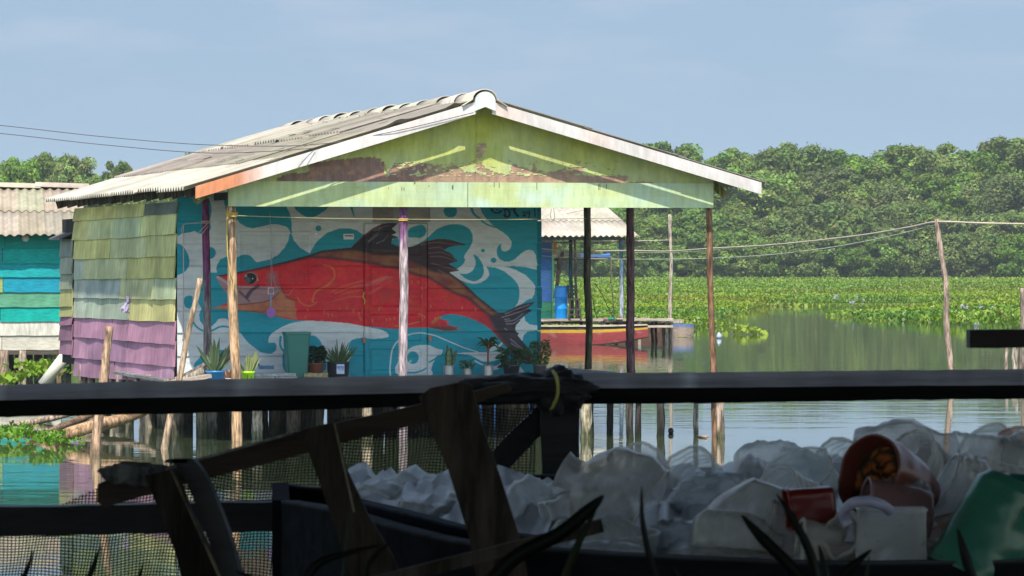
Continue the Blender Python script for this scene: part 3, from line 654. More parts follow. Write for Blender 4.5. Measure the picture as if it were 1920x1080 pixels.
Y1103=yd*F/(690-HY); Y1182=yd*F/(697-HY)
dpost(1103,692,1101,Y1103,13.5,bark((.15,.125,.075),(.03,.028,.025),5),5)
dpost(1183,699,1181,Y1182,16,bark((.16,.085,.095),(.07,.045,.05),6),6,14.5)
dpost(392,835,385,49.2,16,bark((.22,.19,.19),(.10,.09,.09),7,(.17,.045,.13),.34),7,14,pytop=372)
# dark rafter line above the porch (underside members)
for k in range(5):
    u_=gl[0]+.3+k*1.4; b=MB((.09,.08,.07)); b.beam(H(u_,.1,2.93),H(u_,VW-.02,2.93),.05,.09); b.build('joist',M['wood'],house)
def tide(f,w=.43):
    def g(t,k):
        c=f(t,k); a=max(0,min(1,(w+.13+.02*math.sin(k*1.7)-t)/.06)); return tuple(x*(1-a)+y*a for x,y in zip(c,(c[0]*.30+.008,c[1]*.36+.012,c[2]*.28+.004)))
    return g
# ------------------------------------------------------------------ deck and piles
uDL=gl[0]-.75; uDR=uv_of(atz(1212,699,ZF))[0]; vDF=-.12; vDB=uv_of(atz(1060,686,ZF))[1]
deck=bpy.data.objects.new('deck',None); col.objects.link(deck); deck.parent=house
v=vDF; k=0
while v<vDB:
    w=random.uniform(.17,.21); b=MB(vary((.20,.20,.205),.15)); z=ZF-.03+random.uniform(-.004,.004)
    b.box(H(uDL+.4 if v>.2 else uDL+.55,v,z-.035),U*(uDR-uDL-.4+random.uniform(-.06,.06)),V*(w-.012),(0,0,.035)); b.build('deck_board',M['woodh'],deck); v+=w; k+=1
for vv in (.05,1.2,2.5,3.8,5.0):
    b=MB((.10,.085,.07)); b.beam(H(uDL+.5,vv,ZF-.12),H(uDR-.1,vv,ZF-.12),.08,.10); b.build('floor_joist',M['wood'],deck)
b=MB((.05,.045,.04)); b.box(H(uWL,VW+.06,ZF-.08),U*(uWR-uWL),V*8,(0,0,.06)); b.build('floor',M['wood'],house)
def pile(px,py,w,c,dk=DK,seed=0,top=None,lean=0,par=house,flare=1.1,topz=None):
    p=atz(px,py,0.0); s=F/p.y; q=Vector((p.x+lean,p.y,topz or ZF-.05)); p=Vector((p.x,p.y,-.5)); r=w/2/s
    return pole('pile',p,q,r*flare,r,M['wood'],par,tide(bark(c,dk,seed or px)),seed=seed or px*.37,n=11,seg=16,bend=.02)
LG=(.42,.36,.30)
for px,py,w,c in ((1098,822,20,(.50,.43,.30)),(1110,818,8,(.07,.06,.05)),(1145,812,12,(.05,.045,.04)),(1182,824,14,(.06,.05,.045)),(1197,818,11,(.05,.04,.04)),(1238,819,14,(.055,.05,.045)),(1306,815,9,(.40,.35,.32)),(1351,821,15,(.45,.34,.27)),
    (483,822,19,(.62,.55,.45)),(690,824,19,(.55,.45,.32)),(398,819,20,(.26,.24,.22)),(975,812,28,(.14,.12,.07)),(1012,813,14,(.06,.05,.045)),(860,818,16,(.08,.07,.06)),(600,821,15,(.07,.06,.05)),(545,812,14,(.06,.05,.045))):
    pile(px,py,w,c)
rnd=random.Random(11)
pl_=[]
for vv in np.arange(1.1,11,1.15):
    for uu_ in np.arange(uWL+.12,uWR+.3,.95 if vv<6 else 1.1):
        pl_.append((uu_+rnd.uniform(-.16,.16),vv+rnd.uniform(-.3,.3)))
for i,(a,b_) in enumerate(pl_):
    if a-uWL<.8: c=vary((.24,.20,.16),.4)
    else: c=vary((.12,.10,.08),.4)
    r=rnd.uniform(.045,.085); p=H(a,b_,-.5); q=H(a+rnd.uniform(-.06,.06),b_,ZF-.04)
    pole('pile',p,q,r*1.1,r,M['wood'],house,tide(bark(c,DK,i)),seed=i*1.7,n=8,seg=8)
for vv in np.arange(2.6,10,.85):
    c=vary((.34,.28,.22),.35); r=rnd.uniform(.05,.08); p=H(uWL+.02+rnd.uniform(-.03,.06),vv,-.5); q=Vector((p.x,p.y,ZF-.02)); pole('pile',p,q,r,r,M['wood'],house,bark(c,DK,vv),seed=vv,n=9,seg=10)
# planks leaning under the house that close the view (old boards between the piles)
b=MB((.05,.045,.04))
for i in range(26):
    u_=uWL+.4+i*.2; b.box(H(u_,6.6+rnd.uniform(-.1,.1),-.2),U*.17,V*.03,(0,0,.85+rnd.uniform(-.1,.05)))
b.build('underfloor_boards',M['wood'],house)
# ------------------------------------------------------------------ props round the left side
def logthing(name,pts,r0,r1,c,label,cat,group=None,seed=1,m='wood',wob=.25):
    P=spline(pts,10); n=len(P); b=MB(c); b.tube(P,[r0+(r1-r0)*i/(n-1) for i in range(n)],11,bark(c,shade(c,.3),seed),wob,seed=seed)
    return tag(b.build(name,M[m],None,True),label,cat,group)
def pY(px,py,Y): return at(px,py,Y)
logthing('log',[atz(82,832,-.02),at(170,800,47),at(255,776,48),at(338,716,50.4)],.082,.062,(.46,.29,.17),'thickest orange-brown log sloping out of the water from under the mural house','log','logs leaning out of the water by the house',2)
logthing('log',[at(46,832,46.8)-Vector((0,0,.05)),at(108,804,48.5),at(165,780,49.6),at(250,742,50.6)],.052,.042,(.28,.19,.13),'thinner dark brown log sloping beside the thick orange-brown log','log','logs leaning out of the water by the house',3)
logthing('log',[at(-70,826,52),at(4,804,52.2),at(60,792,52.4),at(112,780,52.6),at(190,756,53)],.05,.045,(.42,.33,.26),'pale log nearest the left edge, lying above the floating plants','log','logs leaning out of the water by the house',4)
logthing('log',[at(125,831,48)-Vector((0,0,.06)),at(185,808,49),at(215,793,50),at(255,780,50.5),at(340,742,50.8)],.055,.04,(.25,.20,.16),'knotty grey log behind the leaning stake, forking near the piles','log','logs leaning out of the water by the house',5,wob=.5)
pole('stake',at(176,870,44.2),at(205,612,44.2),.055,.045,M['wood'],None,bark((.50,.33,.22),(.2,.13,.09),9),seed=9,bend=.04,wob=.4)
s=bpy.context.scene.collection.objects[-1]; tag(s,'rough stake standing in the water in front of the purple boards','stake')
o=pole('leaning_pole',at(303,866,45.4),at(376,522,45.4),.042,.030,M['wood'],None,bark((.50,.36,.25),(.22,.15,.1),10),seed=10,bend=.06,wob=.3)
tag(o,'slim bare pole leaning against the white end of the mural wall','pole')
b=MB((.66,.64,.56)); b.tube([at(80,722,60),at(128,660,60)],.085,14); o=b.build('drain_pipe',M['plastic'],None,True); tag(o,'cream plastic drain pipe sticking out beside the purple boards','pipe')
# old dugout slab curving up beside the pots
P=[]
b=MB((.20,.17,.145))
c0=[onV(312,714,1.0),onV(345,703,1.1),onV(380,684,1.2),onV(410,668,1.3),onV(438,655,1.4)]
c0=spline(c0,6); n=len(c0)
vs=[];fs=[];ks=[]
for i,p in enumerate(c0):
    t=i/(n-1); h=.05+.14*math.sin(math.pi*min(1,t*1.1)); 
    for k in range(7):
        a=math.pi*(k/6); vs.append(p+V*(-.16*math.cos(a))*1.0+Vector((0,0,-.0-h*math.sin(a)))); ks.append(vary((.22,.19,.165),.25) if k>1 else (.36,.31,.26))
for i in range(n-1):
    for k in range(6): a=i*7+k; fs.append((a,a+1,a+8,a+7))
b.add(vs,fs,ks); o=b.build('bark_slab',M['wood'],None,True); mod=o.modifiers.new('s','SOLIDIFY'); mod.thickness=.02; tag(o,'curved grey-brown bark slab rising behind the blue pot','bark slab')
b=MB((.46,.38,.31)); b.beam(onV(322,717,.75),onV(438,697,.95),.12,.045,seg=8,jit=.06); tag(b.build('loose_plank',M['woodh']),'loose pale plank lying on the porch edge under the bark slab','plank')
# ------------------------------------------------------------------ things on the porch
def lathe(b,base,prof,n=18,c=None,cf=None,jit=0):
    vs=[];fs=[];ks=[]; m=len(prof)
    for i,(r,z) in enumerate(prof):
        for k in range(n):
            a=2*math.pi*k/n; rr=r*(1+jit*mnoise.noise(Vector((math.cos(a)*2,math.sin(a)*2,z*9)))); vs.append(Vector(base)+Vector((math.cos(a)*rr,math.sin(a)*rr,z))); ks.append(cf(i,k) if cf else (c or b.c))
    for i in range(m-1):
        for k in range(n): fs.append((i*n+k,i*n+(k+1)%n,(i+1)*n+(k+1)%n,(i+1)*n+k))
    b.add(vs,fs,ks); return b
def strap(b,base,tip,w,c,droop=0,tipc=None,n=7,fold=.25,bow=0):
    base=Vector(base);tip=Vector(tip); d=tip-base; sd=d.cross(Vector((random.uniform(-.4,.4),1,random.uniform(-.2,.2)))).normalized(); up=sd.cross(d).normalized()
    vs=[];ks=[];fs=[]
    for i in range(n+1):
        t=i/n; p=base+d*t+Vector((0,0,-droop*t*t))+Vector((0,0,bow*math.sin(math.pi*t))); ww=w*(math.sin(math.pi*min(1,.18+t*.82))**.7 if t<1 else .02)
        q=.5+.5*math.sin(t*22+sum(base)*9); cc=shade(c,.75+.45*q)
        vs+= [p-sd*ww/2,p+up*ww*fold,p+sd*ww/2]; ks+=[tipc or cc,cc,tipc or cc]
    for i in range(n):
        for k in range(2): a=i*3+k; fs.append((a,a+1,a+4,a+3))
    b.add(vs,fs,ks)
PV=VW-.28
def onfloor(px,v): 
    p=onV(px,700,v); return Vector((p.x,p.y,ZF-.028))
def scl(p): return F/p.y
def pot_profile(r0,r1,h,t=.012): return [(0.001,0.0),(r0,0.0),(r1*.97,h*.84),(r1*1.06,h*.86),(r1*1.06,h),(r1*1.06-t,h),(r1*.9,h*.86),(0.001,h*.85)]
def can_profile(r,h):
    out=[(0.001,0.),(r,0.)]
    for i in range(17): out.append((r*(1+.035*math.sin(i*math.pi*.8)),h*(.04+.92*i/16)))
    return out+[(r*1.03,h*.98),(r*1.03,h),(r*.95,h),(r*.92,h*.9),(.001,h*.9)]
def plant(label,px,v,prof,pc,grow,pm='plastic',z0=0,ripple=None):
    base=onfloor(px,v)+Vector((0,0,z0)); root=empty('potted_plant',base,label,'plant','potted plants on the porch')
    b=MB(pc); lathe(b,base,prof,20,None,ripple); b.build('pot',M[pm],root,True)
    h=max(z for r,z in prof)*.88; b=MB((.04,.03,.02)); r=prof[-2][0]; b.add([base+Vector((math.cos(i*.524)*r*.97,math.sin(i*.524)*r*.97,h)) for i in range(12)],[tuple(range(12))]); b.build('soil',M['clay'],root)
    f=MB((.05,.09,.03)); grow(f,base+Vector((0,0,h))); f.build('foliage',M['leaf'],root); return root
def snake(n,h,sp,w,c,tip=None,dr=0,rb=.04,bias=0):
    def g(f,o):
        for i in range(n):
            a=random.uniform(0,2*math.pi); k=random.uniform(.15,1); hh=h*random.uniform(.55,1)*(1-.3*k)
            strap(f,o+Vector((math.cos(a)*rb*k,math.sin(a)*rb*k,0)),o+Vector((math.cos(a)*sp*k+bias*hh,math.sin(a)*sp*k*.6,hh)),w*random.uniform(.7,1.1),vary(c,.3),dr,tip)
    return g
def bushy(n,h,r,lw,c):
    def g(f,o):
        for i in range(9):
            a=random.uniform(0,6.3); f.tube([o,o+Vector((math.cos(a)*r*.3,math.sin(a)*r*.3,h*.5)),o+Vector((math.cos(a)*r*.7,math.sin(a)*r*.7,h*.85))],.004,4,lambda t,k:(.08,.06,.03))
        for i in range(n):
            a=random.uniform(0,6.3); q=math.sqrt(random.random()); z=random.uniform(.05,1); rr=r*q*(1.05-.6*abs(z-.55)); p=o+Vector((math.cos(a)*rr,math.sin(a)*rr,z*h)); d=Vector((math.cos(a)*.8+random.uniform(-.5,.5),math.sin(a)*.8+random.uniform(-.5,.5),random.uniform(-.3,.6))).normalized()*lw*random.uniform(1,2)
            strap(f,p,p+d,lw*.75,vary(c,.4,.12),.01,None,3)
    return g
plant('snake plant with spreading leaves in a blue pot beside the tall grey post',404,.9,pot_profile(.10,.115,.15),(.02,.22,.52),snake(22,.5,.30,.05,(.13,.19,.10),None,.02))
plant('yellow-edged snake plant in a lime green pot right of the bark post',465,.35,pot_profile(.065,.078,.155),(.42,.85,.01),snake(12,.38,.16,.045,(.14,.22,.08),(.48,.50,.22)),ripple=None)
b=MB((.03,.06,.01)); c0=onfloor(465,.35)+Vector((0,-.079,0)); b.tube([c0+Vector((.0,0,.11)),c0+Vector((.0,0,.05)),c0+Vector((-.02,0,.045))],.005,5); b.tube([c0+Vector((.045,.015,.1)),c0+Vector((.045,.015,.07))],.004,5); b.build('pot_mark',M['plastic'],[o for o in col.objects if o.name.startswith('potted_plant')][-1])
plant('tiny reddish succulent in a small white cup between blue and lime pots',430,.5,pot_profile(.035,.045,.07),(.7,.7,.7),snake(9,.16,.07,.02,(.22,.09,.06)))
plant('small dark bush in a terracotta pot on the yellowish block',591,PV-.1,pot_profile(.085,.10,.12),(.30,.10,.06),bushy(260,.22,.14,.03,(.025,.055,.025)),'clay',.085)
pp=plant('spiky aloe with long thin leaves in a large black tub with a blue label',634,PV-.08,[(.001,0),(.125,0),(.135,.10),(.14,.2),(.145,.205),(.145,.22),(.13,.22),(.125,.19),(.001,.19)],(.03,.035,.05),snake(26,.36,.27,.024,(.10,.17,.07),None,.02,.07))
c0=onfloor(634,PV-.08); b=MB((.55,.6,.72)); b.box(c0+Vector((-.012,-.150,.07)),Vector((.095,0.0,0)),Vector((0,.02,0)),(0,0,.12)); lb=b.build('pot_label',M['plastic'],pp)
b=MB((.10,.2,.55))
vs=[c0+Vector((-.006+.083*i/16,-.1525,.135+.03*math.sin(i*1.9)+.012*math.sin(i*4.1))) for i in range(17)]; vs+=[Vector((p.x,p.y,c0.z+.165+.008*math.sin(k*2.7))) for k,p in enumerate(vs)]; b.add(vs,[(i,i+1,i+18,i+17) for i in range(16)])
b.build('label_print',M['plastic'],lb)
plant('tall upright snake plant in a ribbed tin can left of the small tin',841,PV-.05,can_profile(.066,.165),(.40,.40,.40),snake(13,.34,.12,.06,(.17,.24,.13)),'metal')
plant('small leafy sprout in the shortest tin can',876,PV-.1,can_profile(.052,.125),(.34,.33,.31),bushy(60,.12,.08,.025,(.09,.17,.06)),'metal')
def drac(f,o):
    f.tube([o,o+Vector((.0,0,.2)),o+Vector((.01,0,.31))],.012,7,lambda t,k:(.32,.07,.04))
    for i in range(15):
        a=random.uniform(0,6.3); strap(f,o+Vector((.01,0,.2+random.random()*.12)),o+Vector((math.cos(a)*.17,math.sin(a)*.12,random.uniform(.24,.46))),.028,vary((.05,.09,.04),.4),.08,None,bow=.04)
plant('red-stemmed dracaena with narrow leaves in a ribbed tin can',915,PV-.05,can_profile(.066,.16),(.40,.40,.40),drac,'metal')
plant('broad-leaved plant in a black plastic pot with a small white tag',959,PV-.1,pot_profile(.085,.108,.17),(.028,.03,.038),bushy(80,.21,.165,.055,(.05,.10,.035)))
plant('bushy green shrub in a dark pot at the right corner of the mural wall',1012,VW-.35,pot_profile(.07,.085,.17),(.10,.09,.085),bushy(380,.32,.125,.026,(.09,.15,.045)))
# tall green bin
c0=onfloor(556,PV-.25); b=MB((.006,.145,.12)); 
def sq(w,d,z,r=.03):
    out=[]
    for cx,cy,a0 in ((1,1,0),(-1,1,90),(-1,-1,180),(1,-1,270)):
        for k in range(4): a=R(a0+k*30); out.append(c0+U*(cx*(w/2-r)+math.cos(a)*r)+V*(cy*(d/2-r)+math.sin(a)*r)+Vector((0,0,z)))
    return out
L=[sq(.235,.2,0),sq(.30,.26,.56),sq(.325,.28,.565),sq(.325,.28,.595),sq(.29,.25,.595),sq(.22,.19,.05)]
vs=[p for l in L for p in l]; fs=[tuple(range(16))[::-1]]+[(i*16+k,i*16+(k+1)%16,(i+1)*16+(k+1)%16,(i+1)*16+k) for i in range(5) for k in range(16)]+[tuple(range(80,96))]
b.add(vs,fs); tag(b.build('plastic_bin',M['plastic']),'tall dark green plastic bin standing against the mural wall','bin')
# white slabs, block, brush
c0=onfloor(480,PV-.5); b=MB((.50,.50,.49)); b.box(c0+Vector((0,0,.055)),U*.50,V*.32,(0,0,.035)); b.box(c0+Vector((0,0,.0)),U*.23,V*.3,(0,0,.052),(.44,.44,.43)); b.box(c0+U*.245,U*.27,V*.3,(0,0,.05),(.46,.45,.43)); o=b.build('polystyrene_slabs',M['stone']); tag(o,'flat greyish white slabs stacked low beside the lime green pot','slab stack')
c0=onfloor(568,PV-.32); o=MB((.42,.34,.18)).beam(c0+Vector((0,0,.043)),c0+U*.30+Vector((0,0,.05)),.16,.085,seg=8,jit=.1).build('rough_block',M['stone']); tag(o,'rough yellowish block on the porch under the terracotta pot','block')
c0=onV(486,689,PV-.4); b=MB((.01,.10,.22)); b.beam(c0,c0+U*.18,.07,.045,seg=5,jit=.1); b.beam(c0+U*.02,onV(478,676,PV-.3),.02,.02,(.01,.14,.3)); tag(b.build('scrub_brush',M['plastic']),'blue scrubbing brush lying on the greyish white slabs','brush')
# purple toy spade hanging on a string
c0=onV(508,556,VW-.2); root=empty('toy_spade',c0,'purple toy spade with a pale square handle hanging on a string before the wall','toy spade')
b=MB((.62,.52,.60)); q=[onV(503,540,VW-.2),onV(513,540,VW-.2),onV(513,551,VW-.2),onV(503,551,VW-.2),onV(503,540,VW-.2)]; b.tube(q,.010,6); b.build('handle',M['plastic'],root)
MB((.30,.28,.42)).tube([onV(508,551,VW-.2),onV(508,580,VW-.2)],.013,7).build('shaft',M['plastic'],root,True)
b=MB((.30,.09,.42)); b.add([onV(x,y,VW-.2)+V*dv for dv in (-.012,.012) for x,y in ((504,577),(512,577),(516,583),(516,590),(512,595),(508,596),(504,595),(500,590),(500,583))],[tuple(range(9)),tuple(range(17,8,-1))]+[(i,(i+1)%9,9+(i+1)%9,9+i) for i in range(9)]); b.build('blade',M['plastic'],root)
MB((.4,.36,.36)).tube(spline([onV(509,541,VW-.2),onV(508,480,VW-.18),onV(508,440,VW-.16),onV(506,400,VW-.1)],6),.003,4).build('string',M['rope'],root)
o=wire('hanging_cord',[onV(508,470,VW-.1),onV(512,515,VW-.12),onV(522,545,VW-.12),onV(540,553,VW-.12),onV(551,540,VW-.1)],.0025,(.45,.38,.36)); tag(o,'thin loose cord looping down beside the toy spade','cord')
# ------------------------------------------------------------------ ropes on the porch
YL=(.45,.40,.2)
o=wire('clothesline',sag(onV(437,404,.0),onV(756,411,.0),.01,6)+sag(onV(758,411,0),onV(1000,411,.1),.005,5)+[at(1100,410,54),at(1257,408,103)],.0038,YL); tag(o,'yellow clothesline running along the front porch posts','clothesline')
for k in range(4):
    pass
b=MB((.62,.45,.12))
for k in range(4):
    c=onV(434.5,399+k*2.2,.06); b.tube([c+Vector((math.cos(a)*.070,math.sin(a)*.070,.006*math.sin(a*2))) for a in np.linspace(0,2*math.pi,14)],.006,5)
b.tube(spline([onV(427,402,-.01),onV(425,420,-.02),onV(426,455,-.02),onV(427,480,-.03),onV(431,505,-.03),onV(437,525,-.03),onV(438,545,-.03)],6),.006,5)
tag(b.build('yellow_rope',M['rope'],None,True),'yellow rope wound round the top of the bark post, its end hanging','rope')
b=MB((.75,.42,.08))
for k in range(2):
    c=onV(756,411+k*2.5,.08); b.tube([c+Vector((math.cos(a)*.058,math.sin(a)*.058,0)) for a in np.linspace(0,2*math.pi,14)],.007,5)
tag(b.build('orange_rope',M['rope'],None,True),'orange rope tied round the peeling pinkish post','rope')
b=MB((.50,.40,.36))
for k in range(2):
    c=at(386,415+k*3,49.2); b.tube([c+Vector((math.cos(a)*.058,math.sin(a)*.058,0)) for a in np.linspace(0,2*math.pi,14)],.006,5)
b.tube([at(390,418,49.1),at(372,437,49.1)],.005,5); b.tube([at(390,424,49.1),at(378,440,49.1)],.005,5)
b.tube(spline([at(378,418,49.2),onV(345,421,VW-.05),onV(341,437,VW-.05)],5),.005,5); b.tube(spline([onV(344,421,VW-.05),onV(344,470,VW-.06),onV(344,560,VW-.06),onV(343,640,VW-.06)],4),.006,5)
tag(b.build('pale_cord',M['rope'],None,True),'pale cord tied round the purple-topped post and hanging down the wall','cord')
for ya,yb,lab in ((235,222,'upper thin power line reaching the roof from the left'),(250,226,'lower thin power line reaching the roof from the left')):
    pts_=[at(-900,ya-95,44),at(-300,ya-28,44.5),at(0,ya,45),at(200,ya+22,45.5),at(400,ya+37,46),onV(590,ya+36-(0 if ya==235 else 8),VB-.03),onV(740,246+(ya-235)/6,VB-.02),onV(888,211+(ya-235)/5,VB-.02)]
    if ya!=235: pts_=pts_[:-2]
    o=wire('power_line',pts_,.0045,(.12,.12,.13)); tag(o,lab,'power line')
# ------------------------------------------------------------------ neighbouring teal house on the left
def flat_roof_corr(name,a,b,down,c,parent,pitch=.3,amp=.035,nrow=2,th=.008):
    # a,b ridge ends ; down = vector ridge->eave
    a=Vector(a); b=Vector(b); down=Vector(down); L=(b-a).length; e=(b-a).normalized(); nu=int(L/pitch*10); nrm=e.cross(down).normalized(); 
    if nrm.z<0: nrm=-nrm
    for r in range(nrow):
        w=3*pitch; k=0; x0=0
        while x0<L:
            x1=min(x0+w*1.0,L); m=max(8,int((x1+.05-x0)/pitch*10)); vs=[];ks=[]; cc=vary(c,.07); sd=random.random()*30
            s0=r/nrow; s1=(r+1)/nrow+.04+random.uniform(-.004,.006); lift=(nrow-1-r)*.016+random.uniform(0,.006)
            for j in range(4):
                s=s0+(s1-s0)*j/3
                for i in range(m+1):
                    x=x0+(x1+.03-x0)*i/m; p=a+e*x+down*s+nrm*(amp*math.cos(x/pitch*2*math.pi)+lift+(k%2)*.004); vs.append(p); q=mnoise.noise(Vector((x*2,s*3,sd)))*.5+.5; ks.append(tuple(ch*(.8+.3*q) for ch in cc))
            n=len(vs); W=m+1; fs=[(j*W+i,j*W+i+1,(j+1)*W+i+1,(j+1)*W+i) for j in range(3) for i in range(m)]
            vs2=[p-nrm*th for p in vs]; fs2=[tuple(t+n for t in f[::-1]) for f in fs]
            per=list(range(W))+[j*W+m for j in range(1,4)]+[3*W+i for i in range(m-1,-1,-1)]+[j*W for j in (2,1)]
            rim=[(per[i],per[i]+n,per[(i+1)%len(per)]+n,per[(i+1)%len(per)]) for i in range(len(per))]
            MB(cc).add(vs+vs2,fs+fs2+rim,ks*2).build('roof_sheet',M['roof'],parent,True); x0+=w; k+=1
th=empty('teal_house',at(-40,600,73),'teal board house on stilts with a cream corrugated roof at the left edge','house')
ph=R(8); E=Vector((math.cos(ph),math.sin(ph),0)); Nn=Vector((-math.sin(ph),math.cos(ph),0))
YT=73
a=at(118,600,YT); 
def tp(px,py,n=0):        # point of the front plane of the teal house
    d=Vector(((px-960)/F,1,0)); t=(a.dot(Nn)+n)/d.dot(Nn); return at(px,py,t)
b=MB((.03,.03,.03)); A=tp(-260,655); B=tp(116,655); zt=tp(60,436).z
b.box(Vector((A.x,A.y,A.z+.02))+Nn*.03,B-A-Vector((0,0,(B-A).z)),Nn*.04,(0,0,zt-A.z)); 
q=Vector((B.x,B.y,A.z)); b.box(q+Nn*.03-E*.06,E*.05,Nn*6,(0,0,zt-A.z),(.01,.22,.22)); b.build('wall_backing',M['board'],th)
def tboard(px0,px1,y0,y1,c,out=.03,m='board',wav=.01):
    n=max(3,int((px1-px0)/12)); vs=[];fs=[];ks=[]; sd=random.random()*40
    for i in range(n+1):
        px=px0+(px1-px0)*i/n; T_=tp(px,y0); B_=tp(px,y1); zt_=tp(60,y0).z; zb_=tp(60,y1).z+wav*mnoise.noise(Vector((i*.5,sd,0)))
        for k in range(3):
            f=k/2; p=Vector((T_.x,T_.y,zb_+(zt_-zb_)*f))-Nn*(out*(1-f)+.003); vs.append(p); ks.append(shade(c,1+.2*mnoise.noise(Vector((i*.6,f*2,sd)))))
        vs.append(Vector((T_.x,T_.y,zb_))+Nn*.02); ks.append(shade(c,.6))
    for i in range(n):
        for k in range(2): q=i*4+k; fs.append((q,q+4,q+5,q+1))
        q=i*4; fs.append((q+3,q+7,q+4,q))
    fs+=[(0,1,2,3),tuple(n*4+k for k in (3,2,1,0))]
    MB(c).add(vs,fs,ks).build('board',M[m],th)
TL=(.004,.25,.215)
for y0,y1,segs in ((436,466,[(-260,8,TL),(8.6,116,(.004,.22,.20))]),(463,494,[(-260,4,(.03,.28,.29)),(5,116,(.004,.31,.27))]),(492,520,[(-260,116,(.01,.29,.31))]),(518,548,[(-260,5,(.28,.34,.12)),(6,116,(.01,.24,.34))]),(546,576,[(-260,116,(.09,.27,.17))]),(574,603,[(-260,0,(.01,.30,.28)),(1,116,(.004,.29,.25))]),(601,629,[(-260,114,(.52,.50,.44))]),(627,656,[(-260,3,(.50,.47,.40)),(4,115,(.48,.45,.38))])):
    for px0,px1,c in segs: tboard(px0,px1,y0,y1,c,m='boardv' if c[0]>.5 else 'board')
# rusty wash on one board
R0=tp(-300,352,1.9); R1=tp(150,352,1.9); e0=tp(-300,436,-.35); zr=tp(60,352,1.9).z; ze=tp(60,437,-.35).z
dn=-Nn*2.25+Vector((0,0,ze-zr)); flat_roof_corr('roof',Vector((R0.x,R0.y,zr)),Vector((R1.x,R1.y,zr))-E*0,dn,(.40,.35,.27),th,.155,.02)
dn2=Nn*2.25+Vector((0,0,ze-zr)); flat_roof_corr('roof',Vector((R0.x,R0.y,zr)),Vector((R1.x,R1.y,zr)),dn2,(.62,.55,.44),th,.155,.02,1)
k=0; x=0; L=(R1-R0).length
while x<L:
    b=MB(vary((.42,.37,.3),.1)); p=Vector((R0.x,R0.y,zr+.01))+E*x; n=8; vs=[]
    for (xx,l) in ((0,.03),(1.0,0.0)):
        for i in range(n+1): an_=math.pi*i/n; vs.append(p+E*xx+Nn*(-math.cos(an_)*.16)+Vector((0,0,l+math.sin(an_)*.09-.02)))
    b.add(vs,[(i,i+1,i+n+2,i+n+1) for i in range(n)]); b.build('ridge_cap',M['roof'],th,True); x+=.9
b=MB((.5,.5,.48)); lathe(b,tp(48,447,-.05),[(.001,-.06),(.05,-.05),(.07,0),(.05,.05),(.02,.07)],12); b.build('lamp',M['plastic'],th,True)
b=MB((.09,.075,.06)); b.beam(tp(-260,660,.0),Vector((B.x,B.y,tp(60,661).z)),.08,.08); b.build('floor_beam',M['woodh'],th)
for px,w,c,n_ in ((-60,18,(.3,.25,.2),0),(8,18,(.34,.25,.19),0),(42,15,(.45,.36,.28),0),(75,9,(.10,.09,.08),1.0),(96,16,(.30,.27,.25),.9),(20,12,(.07,.06,.05),2),(55,12,(.06,.05,.05),2.2),(118,10,(.10,.10,.1),1.5),(-20,12,(.07,.06,.05),2),(88,10,(.06,.05,.05),3),(110,9,(.30,.2,.1),0)):
    p=tp(px,657,n_); z1=tp(60,657).z; pole('pile',Vector((p.x,p.y,-.5)),Vector((p.x,p.y,z1)),w/2/103,w/2/103*.95,M['wood'],th,bark(c,DK,px),seed=px,n=9,seg=8)
# dark clutter wall under it
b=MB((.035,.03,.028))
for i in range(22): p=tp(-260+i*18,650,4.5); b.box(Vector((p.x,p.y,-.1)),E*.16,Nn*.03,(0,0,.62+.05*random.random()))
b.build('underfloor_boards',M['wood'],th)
# trees of piles between
# ------------------------------------------------------------------ blue house on the dock behind
dz=CH-(600-HY)*103/F
bh=empty('blue_house',at(1000,600,104),'blue and green board house with a cream corrugated porch roof behind the mural house','house')
YB=104.
b=MB((.04,.04,.04)); b.box(at(820,600,YB)+Vector((0,.03,0)),at(1036,600,YB)-at(820,600,YB),(0,.05,0),(0,0,2.15)); b.box(at(1035,600,YB+.05)-Vector((.05,0,0)),(.05,0,0),(-.3,5,0),(0,0,2.1),(.06,.2,.5)); b.build('wall_backing',M['board'],bh)
for y0,y1,c in ((449,482,(.07,.19,.56)),(480,507,(.07,.22,.62)),(505,526,(.16,.38,.88)),(524,546,(.16,.36,.84)),(544,566,(.15,.34,.84)),(564,583,(.17,.62,.30)),(581,600,(.10,.56,.32))):
    A_=at(820,y0,YB); n=6; b=MB(c); B1=at(1034,y1,YB); p0=at(820,y1,YB)
    b.hexa([p0+Vector((0,-.045,0)),B1+Vector((0,-.045,0)),B1,p0,Vector((p0.x,YB-.006,A_.z)),Vector((B1.x,YB-.006,A_.z)),Vector((B1.x,YB,A_.z)),Vector((p0.x,YB,A_.z))]); b.build('board',M['board'],bh)
b=MB((.22,.62,.34)); b.box(at(1034.5,600,YB)-Vector((0,.07,0)),(.055,0,0),(0,.1,0),(0,0,2.02)); b.build('corner_board',M['board'],bh)
